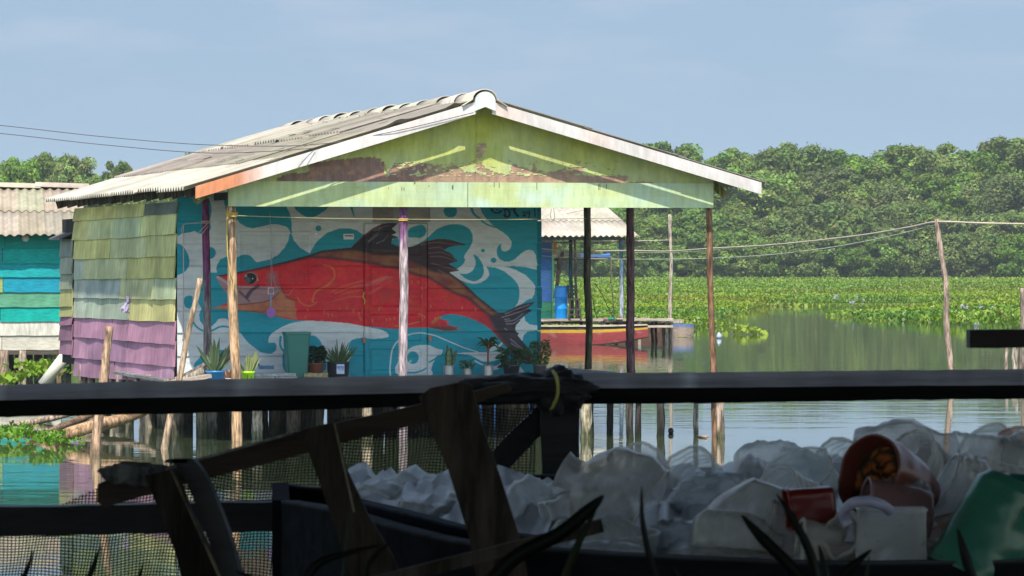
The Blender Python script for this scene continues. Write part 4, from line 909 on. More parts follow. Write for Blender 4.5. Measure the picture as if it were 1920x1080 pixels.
# porch roof
ze=at(1100,447,102).z; zr=at(1100,386,104.6).z
ang=R(20); e=Vector((math.cos(ang),math.sin(ang),0)); nb=Vector((math.sin(ang),-math.cos(ang),0))
corner=at(1196,441,102.0); ridge_r=corner-nb*2.3; ridge_r=Vector((ridge_r.x,ridge_r.y,corner.z+.78)); ridge_l=ridge_r-e*6.5
flat_roof_corr('roof',ridge_l,ridge_r,nb*2.3+Vector((0,0,-.78)),(.45,.41,.35),bh,.165,.024,2)
flat_roof_corr('roof',ridge_l,ridge_r,-nb*2.3+Vector((0,0,-.78)),(.62,.56,.47),bh,.165,.024,1)
b=MB((.07,.08,.07)); b.beam(corner-e*3.6+Vector((0,.2,-.08)),corner-e*.35+Vector((0,.2,-.08)),.07,.09); b.build('eave_beam',M['woodh'],bh)
def bpole(px0,py0,px1,py1,Y,w,c,seed,par=bh,name='post',top=None,tz=.5):
    return pole(name,at(px0,py0,Y),at(px1,py1,Y),w/2/F*Y,w/2/F*Y*.9,M['wood'],par,bark(c,shade(c,.4),seed,top,tz),seed=seed,n=9,seg=14,bend=.02)
bpole(1072,600,1070,449,102.4,7.5,(.03,.07,.07),1); bpole(1166,600,1164,446,102.2,8,(.34,.37,.44),2,top=(.10,.17,.24),tz=.55)
bpole(1081,600,1078,450,103.4,5,(.22,.17,.13),3)
b=MB((.16,.12,.10)); b.beam(at(1040,560,103.2),at(1055,470,103.2),.09,.09); b.build('brace',M['wood'],bh)
b=MB((.30,.24,.19)); b.tube(spline([at(1008,453,102.3),at(1050,455,102.3),at(1120,456,102.2),at(1170,452,102.2),at(1200,453,102.2)],4),.02,6); b.build('rail_pole',M['wood'],bh)
b=MB((.75,.25,.03)); b.box(at(1037.5,475,103.6),(.09,0,0),(0,.04,0),(0,0,.30)); b.box(at(1036,483,103.6),(.13,0,0),(0,.05,0),(0,0,.08),(.7,.6,.5)); b.build('panel',M['board'],bh)
# blue tarp awning
aw=empty('tarp_awning',at(1100,483,104.5),'blue tarpaulin awning on a thin pole frame over the dock','awning')
vs=[];fs=[];ks=[]
for i in range(13):
    for j in range(4):
        t=i/12; p=at(1086+58*t,484-2.5*j+1.2*math.sin(t*9+j),104.2+.45*j); vs.append(p+Vector((0,0,.012*math.sin(t*14)))); ks.append((.02,.20,.70))
for i in range(12):
    for j in range(3): q=i*4+j; fs.append((q,q+4,q+5,q+1))
o=MB((.02,.2,.7)).add(vs,fs,ks).build('tarp',M['plastic'],aw); md=o.modifiers.new('s','SOLIDIFY'); md.thickness=.02
b=MB((.58,.44,.26)); b.add([at(1040,479,104.2),at(1086,481,104.2),at(1088,475,105.6),at(1044,473,105.6)]+[at(1040,480.5,104.2),at(1086,482.5,104.2),at(1088,476.5,105.6),at(1044,474.5,105.6)],[(0,1,2,3),(7,6,5,4),(0,4,5,1),(1,5,6,2),(2,6,7,3),(3,7,4,0)]); b.build('panel',M['woodh'],aw)
b=MB((.22,.16,.12)); b.tube([at(1036,487,104.1),at(1144,486.5,104.1)],.018,6); b.tube([at(1040,484,104),at(1143,484.5,104)],.022,6); b.tube(pole_pts(at(1151,600,104.1),at(1145,482,104.1),8,.05,3),.020,6,bark((.5,.40,.26),(.2,.15,.1),3)); b.tube(pole_pts(at(1044,600,104.1),at(1047,480,104.1),8,.05,4),.03,6); b.build('frame',M['wood'],aw,True)
for pts,lab in (([(1116,531),(1152,598)],'longer thin stick leaning on the dock beyond the posts'),([(1106,545),(1120,598)],'shorter thin stick leaning near the dark dock post')):
    b=MB((.12,.09,.06)); b.tube(pole_pts(at(*pts[1],103.8),at(*pts[0],104.4),6,.04,2),.012,5); tag(b.build('stick',M['wood'],None,True),lab,'stick','thin sticks on the far dock')
# barrel
c0=at(1052,599,102.5); root=empty('barrel',c0,'bright blue plastic barrel standing on the dock by the blue house','barrel'); b=MB((.005,.26,.72))
r=.168*.98; pr=[(.001,0),(r*.94,0),(r,.03),(r,.26),(r*1.03,.27),(r*1.03,.29),(r,.30),(r,.56),(r*1.03,.57),(r*1.03,.59),(r,.60),(r,.76),(r*.93,.80),(r*.93,.82)]
lathe(b,c0,pr,24); b.build('body',M['plastic'],root,True); b=MB((.01,.22,.6)); lathe(b,c0,[(r*.93,.815),(r*.97,.82),(r*.97,.85),(r*.9,.86),(.001,.86)],24); b.build('lid',M['plastic'],root,True)
# chair
c0=at(1078,600,102.2); ch=empty('wooden_chair',c0,'dark slatted wooden chair on the dock beside the blue barrel','chair'); s=102.2/F
def cp(px,py,dy=0): return at(px,py,102.2)+Vector((0,dy,0))
CW=(.075,.062,.055)
for a_,b__,dy in ((1066,1069,-.2),(1089,1085,-.2),(1070,1068,.2),(1086,1083,.2)):
    MB(CW).beam(cp(a_,600,dy),cp(b__,561,dy),.04,.045).build('leg',M['wood'],ch)
MB(CW).beam(cp(1066,561),cp(1088,561),.42,.045,up=(0,0,1)).build('seat',M['wood'],ch)
for x_ in (1067,1081): MB(CW).beam(cp(x_,562,.2),cp(x_-2,535,.26),.04,.04).build('back_post',M['wood'],ch)
for y_ in (538,544,551): MB(shade(CW,1.3)).beam(cp(1064,y_,.2),cp(1083,y_,.2),.02,.055).build('back_slat',M['wood'],ch)
for y_ in (580,590): MB(CW).beam(cp(1067,y_,-.2),cp(1088,y_,-.2),.025,.04).build('stretcher',M['wood'],ch)
# dock
dk=empty('far_dock',at(1120,640,102),'long weathered timber dock on short piles behind the red and yellow boat','dock')
for k in range(46):
    px=905+k*8.2; 
    b=MB(vary((.36,.31,.25),.2)); p=at(px,0,102.2); q=at(px,0,105.2); zz=dz+random.uniform(-.01,.012)+.02*math.sin(k*.4); b.box(Vector((p.x,102.2,zz-.04)),(.106,0,0),(.15,3.4,0),(0,0,.04)); b.build('dock_board',M['wood'],dk)
for yy,Y_ in ((600,102.15),(611,102.1),(604,105.3)):
    b=MB((.42,.36,.29)); z1=at(1000,yy+1,Y_).z; b.beam(at(820,yy+1,Y_),Vector((at(1262,yy,Y_).x,Y_,z1+(.03 if yy==600 else 0))),.05,.06,seg=20,jit=.12); b.build('edge_beam',M['woodh'],dk)
for px,py0,w,c in ((880,650,8,(.4,.35,.3)),(930,650,8,(.4,.35,.3)),(1031,648,6,(.42,.33,.25)),(1048,646,4,(.3,.2,.1)),(1055,648,6,(.5,.45,.38)),(1130,648,6,(.62,.58,.5)),(1199,648,6,(.55,.5,.42)),(1224,645,6,(.05,.045,.04)),(1249,640,7.5,(.50,.45,.38)),(1244,640,5,(.12,.1,.08))):
    Y_=102.3 if px<1224 else 102.9; pole('pile',at(px,py0+12,Y_),at(px,602,Y_),w/2/F*Y_,w/2/F*Y_,M['wood'],dk,bark(c,shade(c,.4),px),seed=px,n=8,seg=6)
for px in (1016,1090,1140,1156,1176,1230):
    pole('pile',at(px,655,104.5),at(px,603,104.5),.04,.04,M['wood'],dk,bark((.06,.05,.045),DK,px),seed=px,n=6,seg=4)
b=MB((.03,.28,.16)); b.beam(at(1140,597,102),at(1153,597,102),.3,.04,(.03,.28,.16),seg=3,jit=.1); b.beam(at(1131,597.5,102),at(1139,597.5,102),.3,.03,(.42,.2,.28)); b.beam(at(1154,597.5,102),at(1168,597.5,102),.3,.03,(.5,.34,.28)); tag(b.build('folded_cloths',M['rope']),'low heap of green and pink cloths on the far dock','cloth')
# ------------------------------------------------------------------ boats
def hull(name,root,x0,x1,Y,w,zt,zb,bands,m,nose=.35,nose_l=None,tail=0.,sheer=.0,rev=False,capc=(.3,.25,.2),chine=.8):
    # a plank boat along +x; rings across ; bands=[(f0,f1,color)] from top
    n=34; L=x1-x0; rings=[]
    K=9
    for i in range(n+1):
        t=i/n; x=x0+L*t; 
        a=1.0
        r_=(t-(1-nose))/nose if t>1-nose else 0; a=1-.55*max(0,r_)**2.2
        up=max(0,r_)**1.8*(zt-zb)*.45; top=zt+sheer*max(0,r_)**2
        l_=(tail-t)/tail if tail and t<tail else 0; a*=1-.5*max(0,l_)**2
        ring=[]
        for k in range(K):
            f=k/(K-1); z=top+(zb+up-top)*f; hw=w/2*a*(1-.28*f**1.6); ring.append((x,Y-hw,z))
        rings.append(ring)
    def colr(f,x):
        c=bands[-1][2]
        for f0,f1,cc in bands:
            if f0<=f<f1: c=cc; break
        return tuple(v*(.85+.3*(mnoise.noise(Vector((x*1.6,f*7,3)))*.5+.5)) for v in c)
    obj_parts=[]
    # outer skin split per band so that stripes have clean edges
    for f0,f1,cc in bands:
        b=MB(cc); vs=[];ks=[];fs=[]; q=4
        for i,ring in enumerate(rings):
            for sgn in (1,-1):
                for k in range(q+1):
                    f=f0+(f1-f0)*k/q; g=f*(K-1); k0=min(int(g),K-2); fr=g-k0; p=Vector(ring[k0]).lerp(Vector(ring[k0+1]),fr); p=Vector((p.x, Y+(p.y-Y)*sgn, p.z)); vs.append(p); n_=mnoise.noise(Vector((p.x*1.3,f*5,sgn)))*.5+.5; n2=mnoise.noise(Vector((p.x*6,f*25,sgn)))*.5+.5; c2=tuple(v*(.75+.35*n_) for v in cc)
                    if n2>.72: c2=tuple(.6*a_+.4*b_ for a_,b_ in zip(c2,(.35,.3,.27)))
                    ks.append(c2)
        W=2*(q+1)
        for i in range(n):
            for s_ in (0,q+1):
                for k in range(q): a=i*W+s_+k; fs.append((a,a+W,a+W+1,a+1) if s_==0 else (a,a+1,a+W+1,a+W))
        # transoms
        for i in (0,n):
            for k in range(q): a=i*W+k; c_=i*W+q+1+k; fs.append((a,a+1,c_+1,c_))
        b.add(vs,fs,ks); b.build('hull_stripe' if len(bands)>1 else 'hull',m,root)
    # inner, bottom, gunwale
    b=MB((.16,.12,.10)); vs=[];fs=[]
    for ring in rings:
        for sgn in (1,-1):
            for k in (0,K-1): p=Vector(ring[k]); vs.append(Vector((p.x,Y+(p.y-Y)*sgn*.93,p.z+(.0 if k==0 else .04))))
    for i in range(n): a=i*4; fs+=[(a,a+1,a+5,a+4),(a+2,a+6,a+7,a+3),(a+1,a+3,a+7,a+5)]
    b.add(vs,fs); b.build('inner_planking',M['board'],root)
    b=MB(shade(bands[-1][2],.6)); vs=[];fs=[]
    for ring in rings:
        p=Vector(ring[-1]); vs+=[p,Vector((p.x,2*Y-p.y,p.z))]
    for i in range(n): a=i*2; fs.append((a,a+1,a+3,a+2))
    b.add(vs,fs); b.build('bottom',M['board'],root)
    for sgn in (1,-1):
        b=MB(capc); vs=[];fs=[]
        for ring in rings:
            p=Vector(ring[0]); y=Y+(p.y-Y)*sgn
            for dy,dz_ in ((-.03,0),(.03,0),(.03,.028),(-.03,.028)): vs.append(Vector((p.x,y+dy,p.z+dz_)))
        for i in range(n):
            for k in range(4): a=i*4+k; c_=i*4+(k+1)%4; fs.append((a,c_,c_+4,a+4))
        fs+=[(3,2,1,0),(n*4,n*4+1,n*4+2,n*4+3)]
        b.add(vs,fs); b.build('gunwale',M['woodh'],root)
Yb=CH*F/(646.5-HY)+.3
rt=empty('red_boat',at(1100,647,Yb),'long wooden boat with red, yellow and black bands moored at the far dock','boat')
x0=at(930,0,Yb).x; x1=at(1214,0,Yb).x; zt=at(0,612,Yb).z
hull('boat',rt,x0,x1,Yb,.95,zt,-.05,[(0,.15,(.03,.03,.035)),(.15,.31,(.60,.35,.04)),(.31,.90,(.38,.07,.075)),(.90,1.0,(.05,.035,.03))],M['board'],nose=.45,sheer=.03,capc=(.50,.42,.34))
Y2=CH*F/(632-HY)
rt=empty('brown_boat',at(1250,632,Y2),'brown canoe with a worn white and blue square stern behind the dock end','boat')
x0=at(1150,0,Y2).x; x1=at(1268,0,Y2+.4).x; hull('boat',rt,x0,x1,Y2+.4,.8,at(0,607,Y2).z,-.05,[(0,.25,(.04,.04,.06)),(.25,1,(.20,.10,.075))],M['board'],nose=.15,capc=(.3,.26,.22))
b=MB((.42,.33,.27)); xs=(1268,1291); vs=[];ks=[];fs=[]
for j in range(7):
    f=j/6
    for i in range(6):
        t=i/5; y=607+24*f; ww=1-.28*f**2.5; px=1279.5+(t-.5)*23*ww; vs.append(at(px,y,Y2-.05-.12*math.sin(math.pi*t))); n_=mnoise.noise(Vector((t*4,f*5,2)))*.5+.5; ks.append((.12,.17,.34) if f<.22 else tuple(v*(.6+.6*n_) for v in (.33,.26,.21)))
for j in range(6):
    for i in range(5): a=j*6+i; fs.append((a,a+1,a+7,a+6))
o=b.add(vs,fs,ks).build('stern_board',M['board'],rt); md=o.modifiers.new('s','SOLIDIFY'); md.thickness=.2; md.offset=1
# ------------------------------------------------------------------ poles and lines over the water
o=pole('mooring_pole',at(1258,652,105.3),at(1256,402,105.3),.055,.040,M['wood'],None,bark((.50,.42,.34),(.2,.16,.13),31),seed=31,bend=.05,wob=.35); tag(o,'tall thin pale pole standing in the water at the end of the far dock','pole')
Yp=69.
o=pole('line_pole',at(1787,745,Yp),at(1757,410,Yp),.058,.045,M['wood'],None,bark((.42,.31,.25),(.16,.12,.1),33),seed=33,bend=.09,wob=.3); tag(o,'leaning wooden pole in open water carrying two lines','pole')
o=pole('line_pole',at(1919,745,Yp+1),at(1917,540,Yp+1),.05,.04,M['wood'],None,bark((.30,.24,.2),(.16,.12,.1),34),seed=34,bend=.05); tag(o,'thin pole at the right edge of the picture beyond the open water','pole')
for px,y0,y1,c,lab in ((1887,700,648,(.42,.33,.26),'pale short stake left of the group at the right edge'),(1901,700,655,(.5,.42,.34),'shortest blunt stake in the group at the right edge'),(1906,700,640,(.36,.3,.25),'thin stake just behind the shortest blunt stake'),(1915,700,640,(.3,.2,.17),'dark reddish stake at the very right edge')):
    o=pole('stake',at(px-1,y0+4,75.),at(px+1,y1-6,75.),.035,.03,M['wood'],None,bark(c,shade(c,.4),px),seed=px,bend=.03,seg=8); tag(o,lab,'stake','stakes at the right edge')
RB=(.50,.42,.34)
o=wire('overhead_rope',[at(1008,466,103),at(1060,470,103),at(1110,471,102),at(1182,470,99),at(1257,471,96),at(1330,466,90),at(1450,459,84),at(1600,443,77),at(1700,427,72),at(1757,416,Yp),at(1830,418,69),at(1920,420,69.5),at(2200,425,72)],.017,RB); tag(o,'thick twisted pinkish rope strung over the water to the leaning pole','rope')
o=wire('overhead_line',[at(1008,479,103),at(1100,485,102),at(1257,486,97),at(1400,481,88),at(1530,468,80),at(1650,447,74),at(1757,421,Yp)],.010,(.42,.45,.36)); tag(o,'thin pale line hanging below the thick rope','line')
o=wire('overhead_line',[at(1008,471,103),at(1110,474,103),at(1200,474,103),at(1300,472,100),at(1400,462,86)],.008,(.25,.35,.22)); tag(o,'thin greenish line running close under the thick rope by the porch posts','line')
o=wire('dock_line',[at(1008,452,103),at(1100,452,104),at(1180,452,105),at(1256,450,105.3)],.010,(.5,.47,.38)); tag(o,'pale line from the blue house eave to the thin pale pole','line')
o=wire('dock_line',[at(1008,414,103),at(1040,405,103),at(1095,394,103)],.006,(.2,.18,.16)); tag(o,'fine dark wire crossing in front of the cream porch roof','wire')
b=MB((.2,.18,.16)); b.tube(spline([at(1034,392,90),at(1032,405,90),at(1036,413,90),at(1040,407,90),at(1038,390,90)],5),.007,5); tag(b.build('wire_loop',M['rope']),'loop of thin wire hanging below the porch beam before the cream roof','wire')
b=MB((.02,.02,.02)); lathe(b,atz(1258,808,.03),[(.001,-.04),(.028,-.03),(.036,0),(.028,.03),(.001,.04)],10); tag(b.build('float',M['plastic'],None,True),'small black float on the water right of the porch piles','float')
b=MB((.35,.3,.26)); b.tube([atz(1308,818,.01),atz(1324,819,.02)],.016,6); lathe(b,atz(1325,819,.0),[(.001,-.03),(.03,-.02),(.03,.02),(.001,.03)],8); tag(b.build('drift_branch',M['wood'],None,True),'short knobbed branch floating beside the thin pile','branch')
# ------------------------------------------------------------------ sky and sun
SUNV=Vector((-.075,-.57,.815)).normalized()
w=bpy.data.worlds.new('World'); scene.world=w; w.use_nodes=True; nt=w.node_tree; n=nt.nodes; l=nt.links
bg=n['Background']; sk=n.new('ShaderNodeTexSky'); sk.sky_type='NISHITA'; sk.sun_disc=False
elv=math.asin(SUNV.z); sk.sun_elevation=elv; sk.sun_rotation=math.atan2(SUNV.x,SUNV.y)
sk.air_density=1.0; sk.dust_density=.3; sk.ozone_density=3.0; sk.altitude=0
SKYT=(1.10,1.0,.84)
SKS=.14; q_=1/2**EXPO/SKS; HZ0=(.385*q_,.53*q_,.68*q_); HZ1=(.36*q_,.51*q_,.70*q_); HZC=(.56*q_,.64*q_,.76*q_)
tc=n.new('ShaderNodeTexCoord'); mp=n.new('ShaderNodeMapping'); mp.inputs['Scale'].default_value=(9,9,38); mp.inputs['Location'].default_value=(.3,0,.6)
l.new(tc.outputs['Generated'],mp.inputs['Vector'])
ns=n.new('ShaderNodeTexNoise'); ns.inputs['Scale'].default_value=2.2; ns.inputs['Detail'].default_value=6; l.new(mp.outputs[0],ns.inputs['Vector'])
rp=n.new('ShaderNodeMapRange'); rp.inputs[1].default_value=.48; rp.inputs[2].default_value=.80; rp.inputs[3].default_value=0; rp.inputs[4].default_value=.55; l.new(ns.outputs['Fac'],rp.inputs[0])
tint=n.new('ShaderNodeVectorMath'); tint.operation='MULTIPLY'; tint.inputs[1].default_value=SKYT; l.new(sk.outputs[0],tint.inputs[0])
mx=n.new('ShaderNodeMixRGB'); mx.inputs[2].default_value=(6.0,6.0,6.3,1); l.new(rp.outputs[0],mx.inputs[0]); l.new(tint.outputs[0],mx.inputs[1])
sx=n.new('ShaderNodeSeparateXYZ'); l.new(tc.outputs['Generated'],sx.inputs[0])
e1=n.new('ShaderNodeMapRange'); e1.interpolation_type='SMOOTHSTEP'; e1.inputs[1].default_value=.12; e1.inputs[2].default_value=.45; e1.inputs[3].default_value=1; e1.inputs[4].default_value=0; l.new(sx.outputs['Z'],e1.inputs[0])
e2=n.new('ShaderNodeMapRange'); e2.interpolation_type='SMOOTHSTEP'; e2.inputs[1].default_value=.0; e2.inputs[2].default_value=.6; e2.inputs[3].default_value=0; e2.inputs[4].default_value=1; l.new(sx.outputs['Y'],e2.inputs[0])
em=n.new('ShaderNodeMath'); em.operation='MULTIPLY'; l.new(e1.outputs[0],em.inputs[0]); l.new(e2.outputs[0],em.inputs[1])
# hazy blue band of the northern sky, a little paler to the horizon and in faint cloud
er=n.new('ShaderNodeMapRange'); er.inputs[1].default_value=0; er.inputs[2].default_value=.08; l.new(sx.outputs['Z'],er.inputs[0])
cr1=n.new('ShaderNodeMixRGB'); cr1.inputs[1].default_value=(*HZ0,1); cr1.inputs[2].default_value=(*HZ1,1); l.new(er.outputs[0],cr1.inputs[0])
cl1=n.new('ShaderNodeMixRGB'); cl1.inputs[2].default_value=(*HZC,1); ce=n.new('ShaderNodeMapRange'); ce.inputs[1].default_value=.028; ce.inputs[2].default_value=.058; l.new(sx.outputs['Z'],ce.inputs[0]); cm=n.new('ShaderNodeMath'); cm.operation='MULTIPLY'; l.new(ce.outputs[0],cm.inputs[0]); l.new(rp.outputs[0],cm.inputs[1]); l.new(cm.outputs[0],cl1.inputs[0]); l.new(cr1.outputs[0],cl1.inputs[1])
fin=n.new('ShaderNodeMixRGB'); l.new(em.outputs[0],fin.inputs[0]); l.new(mx.outputs[0],fin.inputs[1]); l.new(cl1.outputs[0],fin.inputs[2])
l.new(fin.outputs[0],bg.inputs['Color']); bg.inputs['Strength'].default_value=SKS
sd_=bpy.data.lights.new('sun','SUN'); so=bpy.data.objects.new('sun',sd_); col.objects.link(so); sd_.energy=3.15; sd_.angle=R(.55); sd_.color=(1,.93,.80)
so.rotation_euler=SUNV.to_track_quat('Z','Y').to_euler(); so.location=(0,-20,40)
# ------------------------------------------------------------------ water
m=bpy.data.materials.new('lagoon_water'); m.use_nodes=True; nt=m.node_tree; n=nt.nodes; l=nt.links; b=n['Principled BSDF']
b.inputs['Base Color'].default_value=(.05,.07,.035,1); b.inputs['Roughness'].default_value=.015; b.inputs['IOR'].default_value=1.33; b.inputs['Specular IOR Level'].default_value=.5
geo=n.new('ShaderNodeNewGeometry')
def nz(scale,det,strength,prev=None,rot=0):
    mp=n.new('ShaderNodeMapping'); mp.inputs['Scale'].default_value=scale; mp.inputs['Rotation'].default_value=(0,0,rot); l.new(geo.outputs['Position'],mp.inputs['Vector'])
    t=n.new('ShaderNodeTexNoise'); t.inputs['Scale'].default_value=1; t.inputs['Detail'].default_value=det; t.inputs['Roughness'].default_value=.5; l.new(mp.outputs[0],t.inputs['Vector'])
    pw=n.new('ShaderNodeTexNoise'); pw.inputs['Scale'].default_value=.045; pw.inputs['Detail'].default_value=3; l.new(geo.outputs['Position'],pw.inputs['Vector']); pr=n.new('ShaderNodeMapRange'); pr.inputs[1].default_value=.4; pr.inputs[2].default_value=.65; pr.inputs[3].default_value=.45; pr.inputs[4].default_value=1.5; l.new(pw.outputs['Fac'],pr.inputs[0])
    ml=n.new('ShaderNodeMath'); ml.operation='MULTIPLY'; l.new(t.outputs['Fac'],ml.inputs[0]); l.new(pr.outputs[0],ml.inputs[1])
    bp=n.new('ShaderNodeBump'); bp.inputs['Strength'].default_value=1; bp.inputs['Distance'].default_value=strength; l.new(ml.outputs[0],bp.inputs['Height'])
    if prev is not None: l.new(prev.outputs[0],bp.inputs['Normal'])
    return bp
b1=nz((.5,1.1,1),2,.0045,None,.12); b2=nz((2.2,5,1),2,.0010,b1,-.1)
l.new(b2.outputs[0],b.inputs['Normal'])
M['water']=m
wm=MB(); wm.add([(-500,-60,0),(500,-60,0),(500,1500,0),(-500,1500,0)],[(0,1,2,3)]); o=raw('water',wm.v,wm.f,m); tag(o,'calm green-brown lagoon water','water',kind='structure')
# lake bed / land beyond
m=gmat('mud',.95,(1,1,1),.4,0,0,.1,color=(.05,.045,.02)); 
g=MB((.05,.05,.02)); g.add([(-490,398,.06),(490,398,.06),(490,1490,.6),(-490,1490,.6)],[(0,1,2,3)]); o=raw('far_bank',g.v,g.f,m); tag(o,'low muddy bank under the far trees','bank',kind='structure')
hz=MB(); hz.box((-505,-70,-1.2),(1010,0,0),(0,1580,0),(0,0,32)); m=bpy.data.materials.new('humid_air'); m.use_nodes=True; nt=m.node_tree; n=nt.nodes; n.remove(n['Principled BSDF']); pv=n.new('ShaderNodeVolumePrincipled'); pv.inputs['Color'].default_value=(.80,.90,1,1); pv.inputs['Density'].default_value=.00022; pv.inputs['Anisotropy'].default_value=.0; nt.links.new(pv.outputs[0],n['Material Output'].inputs['Volume'])
o=raw('haze',hz.v,hz.f,m); tag(o,'thin humid haze over the lagoon','haze',kind='stuff')
# ------------------------------------------------------------------ water hyacinth
def zone_color(x,y):
    n1=fbm(x/9,y/26,5); n2=fbm(x/2.2,y/5,8); n3=fbm(x/28,y/16,12)
    c=np.array((.235,.335,.012))*np.ones(x.shape+(3,))
    t=np.clip((n3-.42)*4,0,1)[...,None]; c=c*(1-t)+np.array((.11,.24,.015))*t
    yel=(np.clip((n1-.5)*4,0,1)*np.clip((y-150)/40,0,1)*np.clip((330-y)/60,0,1))[...,None]; c=c*(1-yel*.75)+np.array((.20,.21,.012))*yel*.75
    c=c*(.88+.24*n2[...,None]); return c
def leafmat(name,x,y,z0,size,hgt,label,cat,kind='stuff',group=None,lean=.6,base=None,flat=.0):
    n=len(x); a=np.random.rand(n)*6.283; s=size*(.6+.8*np.random.rand(n)); h=hgt*(.5+.9*np.random.rand(n)); 
    # each leaf: a little rounded blade (5 corners), facing about anywhere
    dx=np.cos(a); dy=np.sin(a); lx=np.cos(a+1.2+np.random.rand(n)*.8); ly=np.sin(a+1.2+np.random.rand(n)*.8); le=lean*np.random.rand(n)
    zt=z0+h; cen=np.stack([x+lx*h*le,y+ly*h*le,zt],-1)
    up=np.stack([lx*(.3+.9*le),ly*(.3+.9*le),1-.6*le],-1); up/=np.linalg.norm(up,axis=1)[:,None]; sd=np.stack([dx,dy,0*dx],-1)
    q=s[:,None]
    V5=[cen-up*q*.55, cen+sd*q*.42-up*q*.05, cen+sd*q*.22+up*q*.5, cen-sd*q*.22+up*q*.5, cen-sd*q*.42-up*q*.05]
    P=np.stack(V5,1).reshape(-1,3); f=np.arange(n*5).reshape(n,5)
    c=zone_color(x,y)*(.85+.32*np.random.rand(n)[:,None]); yl=np.random.rand(n)<.05; c[yl]=np.array((.30,.30,.06)); yl=np.random.rand(n)<.025*(1+2*(fbm(x/5,y/12,77)>.55)); c[yl]=np.array((.20,.15,.06))
    c=np.repeat(c,5,0)
    o=raw(name,P,f,M['hyac'],None,c); tag(o,label,cat,group,kind); return o
def front_edge(px):
    xs=[300,900,1040,1200,1290,1325,1345,1375,1405,1430,1440,1600,2300]; ys=[640,632,626,627,622,612,606,594,584,577,571.5,571.5,572]
    return np.interp(px,xs,ys)
N=540000
Ymin,Ymax=95,392
r=np.random.rand(N); Yv=1/(1/Ymin-(1/Ymin-1/Ymax)*r); px=np.random.uniform(760,2250,N)
xw=(px-960)/F*Yv; py=HY+CH*F/Yv; fe=front_edge(px+ (fbm(xw*1.0,Yv*.15,3)-.5)*34)+(fbm(xw*1.2,Yv*0,9)-.5)*5
keep=py<fe
gap=(np.abs(py-(573.5+ (px-1380)*.0))<1.6)&(px>1150)&(px<1480); keep&=~gap
xw,Yv=xw[keep],Yv[keep]
sz=np.clip(.072*(Yv/120)**.75,.06,.19); hg=np.clip(.20*(Yv/120)**.4,.2,.33)+.06*fbm(xw/4,Yv/9,4)
leafmat('hyacinth_mat',xw,Yv,-.02,sz,hg,'broad bright green mat of water hyacinth spreading to the far trees','water plants')
# the nearer tongue of plants on the right
N=42000; px=np.random.uniform(1540,2300,N); r=np.random.rand(N); Yv=1/(1/118-(1/118-1/172)*r); xw=(px-960)/F*Yv; py=HY+CH*F/Yv
fe=np.interp(px,[1540,1600,1640,1700,1760,1850,1920,2300],[592,596,601,603,607,613,617,622])+(fbm(xw*1.1,Yv*0,19)-.5)*7
bk=np.interp(px,[1540,1600,1700,1760,1860,1900,2300],[592,588,586,580,565,560,556]); k=(py<fe)&(py>bk); xw,Yv,pxk=xw[k],Yv[k],px[k]
leafmat('hyacinth_patch',xw,Yv,-.02,.125,.12+.24*np.clip((pxk-1620)/250,0,1),'nearer tongue of leafy water hyacinth reaching in from the right edge','water plants')
# dark mat under the leaves
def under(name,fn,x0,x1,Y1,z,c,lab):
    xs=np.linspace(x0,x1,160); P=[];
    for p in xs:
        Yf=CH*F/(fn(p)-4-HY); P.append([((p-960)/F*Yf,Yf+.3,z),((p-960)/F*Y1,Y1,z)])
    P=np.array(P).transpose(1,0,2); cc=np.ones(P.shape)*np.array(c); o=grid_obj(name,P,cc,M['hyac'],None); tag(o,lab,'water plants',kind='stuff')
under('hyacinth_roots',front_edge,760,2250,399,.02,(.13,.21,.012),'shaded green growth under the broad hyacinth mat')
0 and under('hyacinth_roots',lambda p:np.interp(p,[1540,1600,1640,1700,1760,1850,1920,2300],[590,594,599,601,605,611,615,620]),1560,2300,150,.04,(.05,.09,.01),'shaded growth under the nearer hyacinth tongue')
def clump(px,py,wpx,hpx,n,label,group='small floating plant clumps',s=.12,z=.1):
    c=atz(px,py,0); sc=F/c.y; x=c.x+np.random.normal(0,wpx/sc/2.6,n); y=c.y+np.random.normal(0,wpx/sc/1.6,n); 
    o=leafmat('floating_clump',x,y,-.02,s,z*np.clip(1.2-np.abs(x-c.x)/(wpx/sc),.2,1.2),label,'water plants','stuff',group,lean=.8)
    me=o.data; a=me.color_attributes['Col']; k=len(a.data); arr=np.empty(k*4,dtype=np.float32); a.data.foreach_get('color',arr); arr=arr.reshape(-1,4); arr[:,:3]=arr[:,:3]*.6+np.array((.27,.33,.05))*.5; a.data.foreach_set('color',arr.ravel())
clump(1398,627,42,14,110,'small yellow-green floating clump alone in open water right of the canoe',s=.13,z=.18)
clump(1640,602,30,6,60,'flat yellowish clump touching the left tip of the right-hand tongue',s=.12,z=.06)
clump(1720,604,26,8,50,'tiny floating clump just left of the leaning line pole',s=.11,z=.1)
clump(1345,611,40,8,120,'yellowish fringe clump off the near plants left of the corner porch post',s=.12,z=.12)
clump(1480,574,90,2,120,'thin pale fringe of plants at the far edge of the open channel',s=.2,z=.08)
fb=MB((.5,.46,.62)); fr2=random.Random(5)
for i in range(16):
    c=atz(fr2.uniform(1800,1900),fr2.uniform(598,607),0); 
    if i>9: c=atz(fr2.uniform(1560,1640),fr2.uniform(575,590),0)
    h=fr2.uniform(.30,.5)
    fb.tube([c,c+Vector((0,0,h))],.008,4,lambda t,k:(.12,.25,.04))
    for j in range(9): q=c+Vector((fr2.uniform(-.06,.06),fr2.uniform(-.06,.06),h-.02+fr2.uniform(-.06,.10))); fb.add([q+Vector((fr2.uniform(-.06,.06),0,fr2.uniform(-.05,.05))) for _ in range(4)],[(0,1,2,3)],vary((.52,.50,.66),.2))
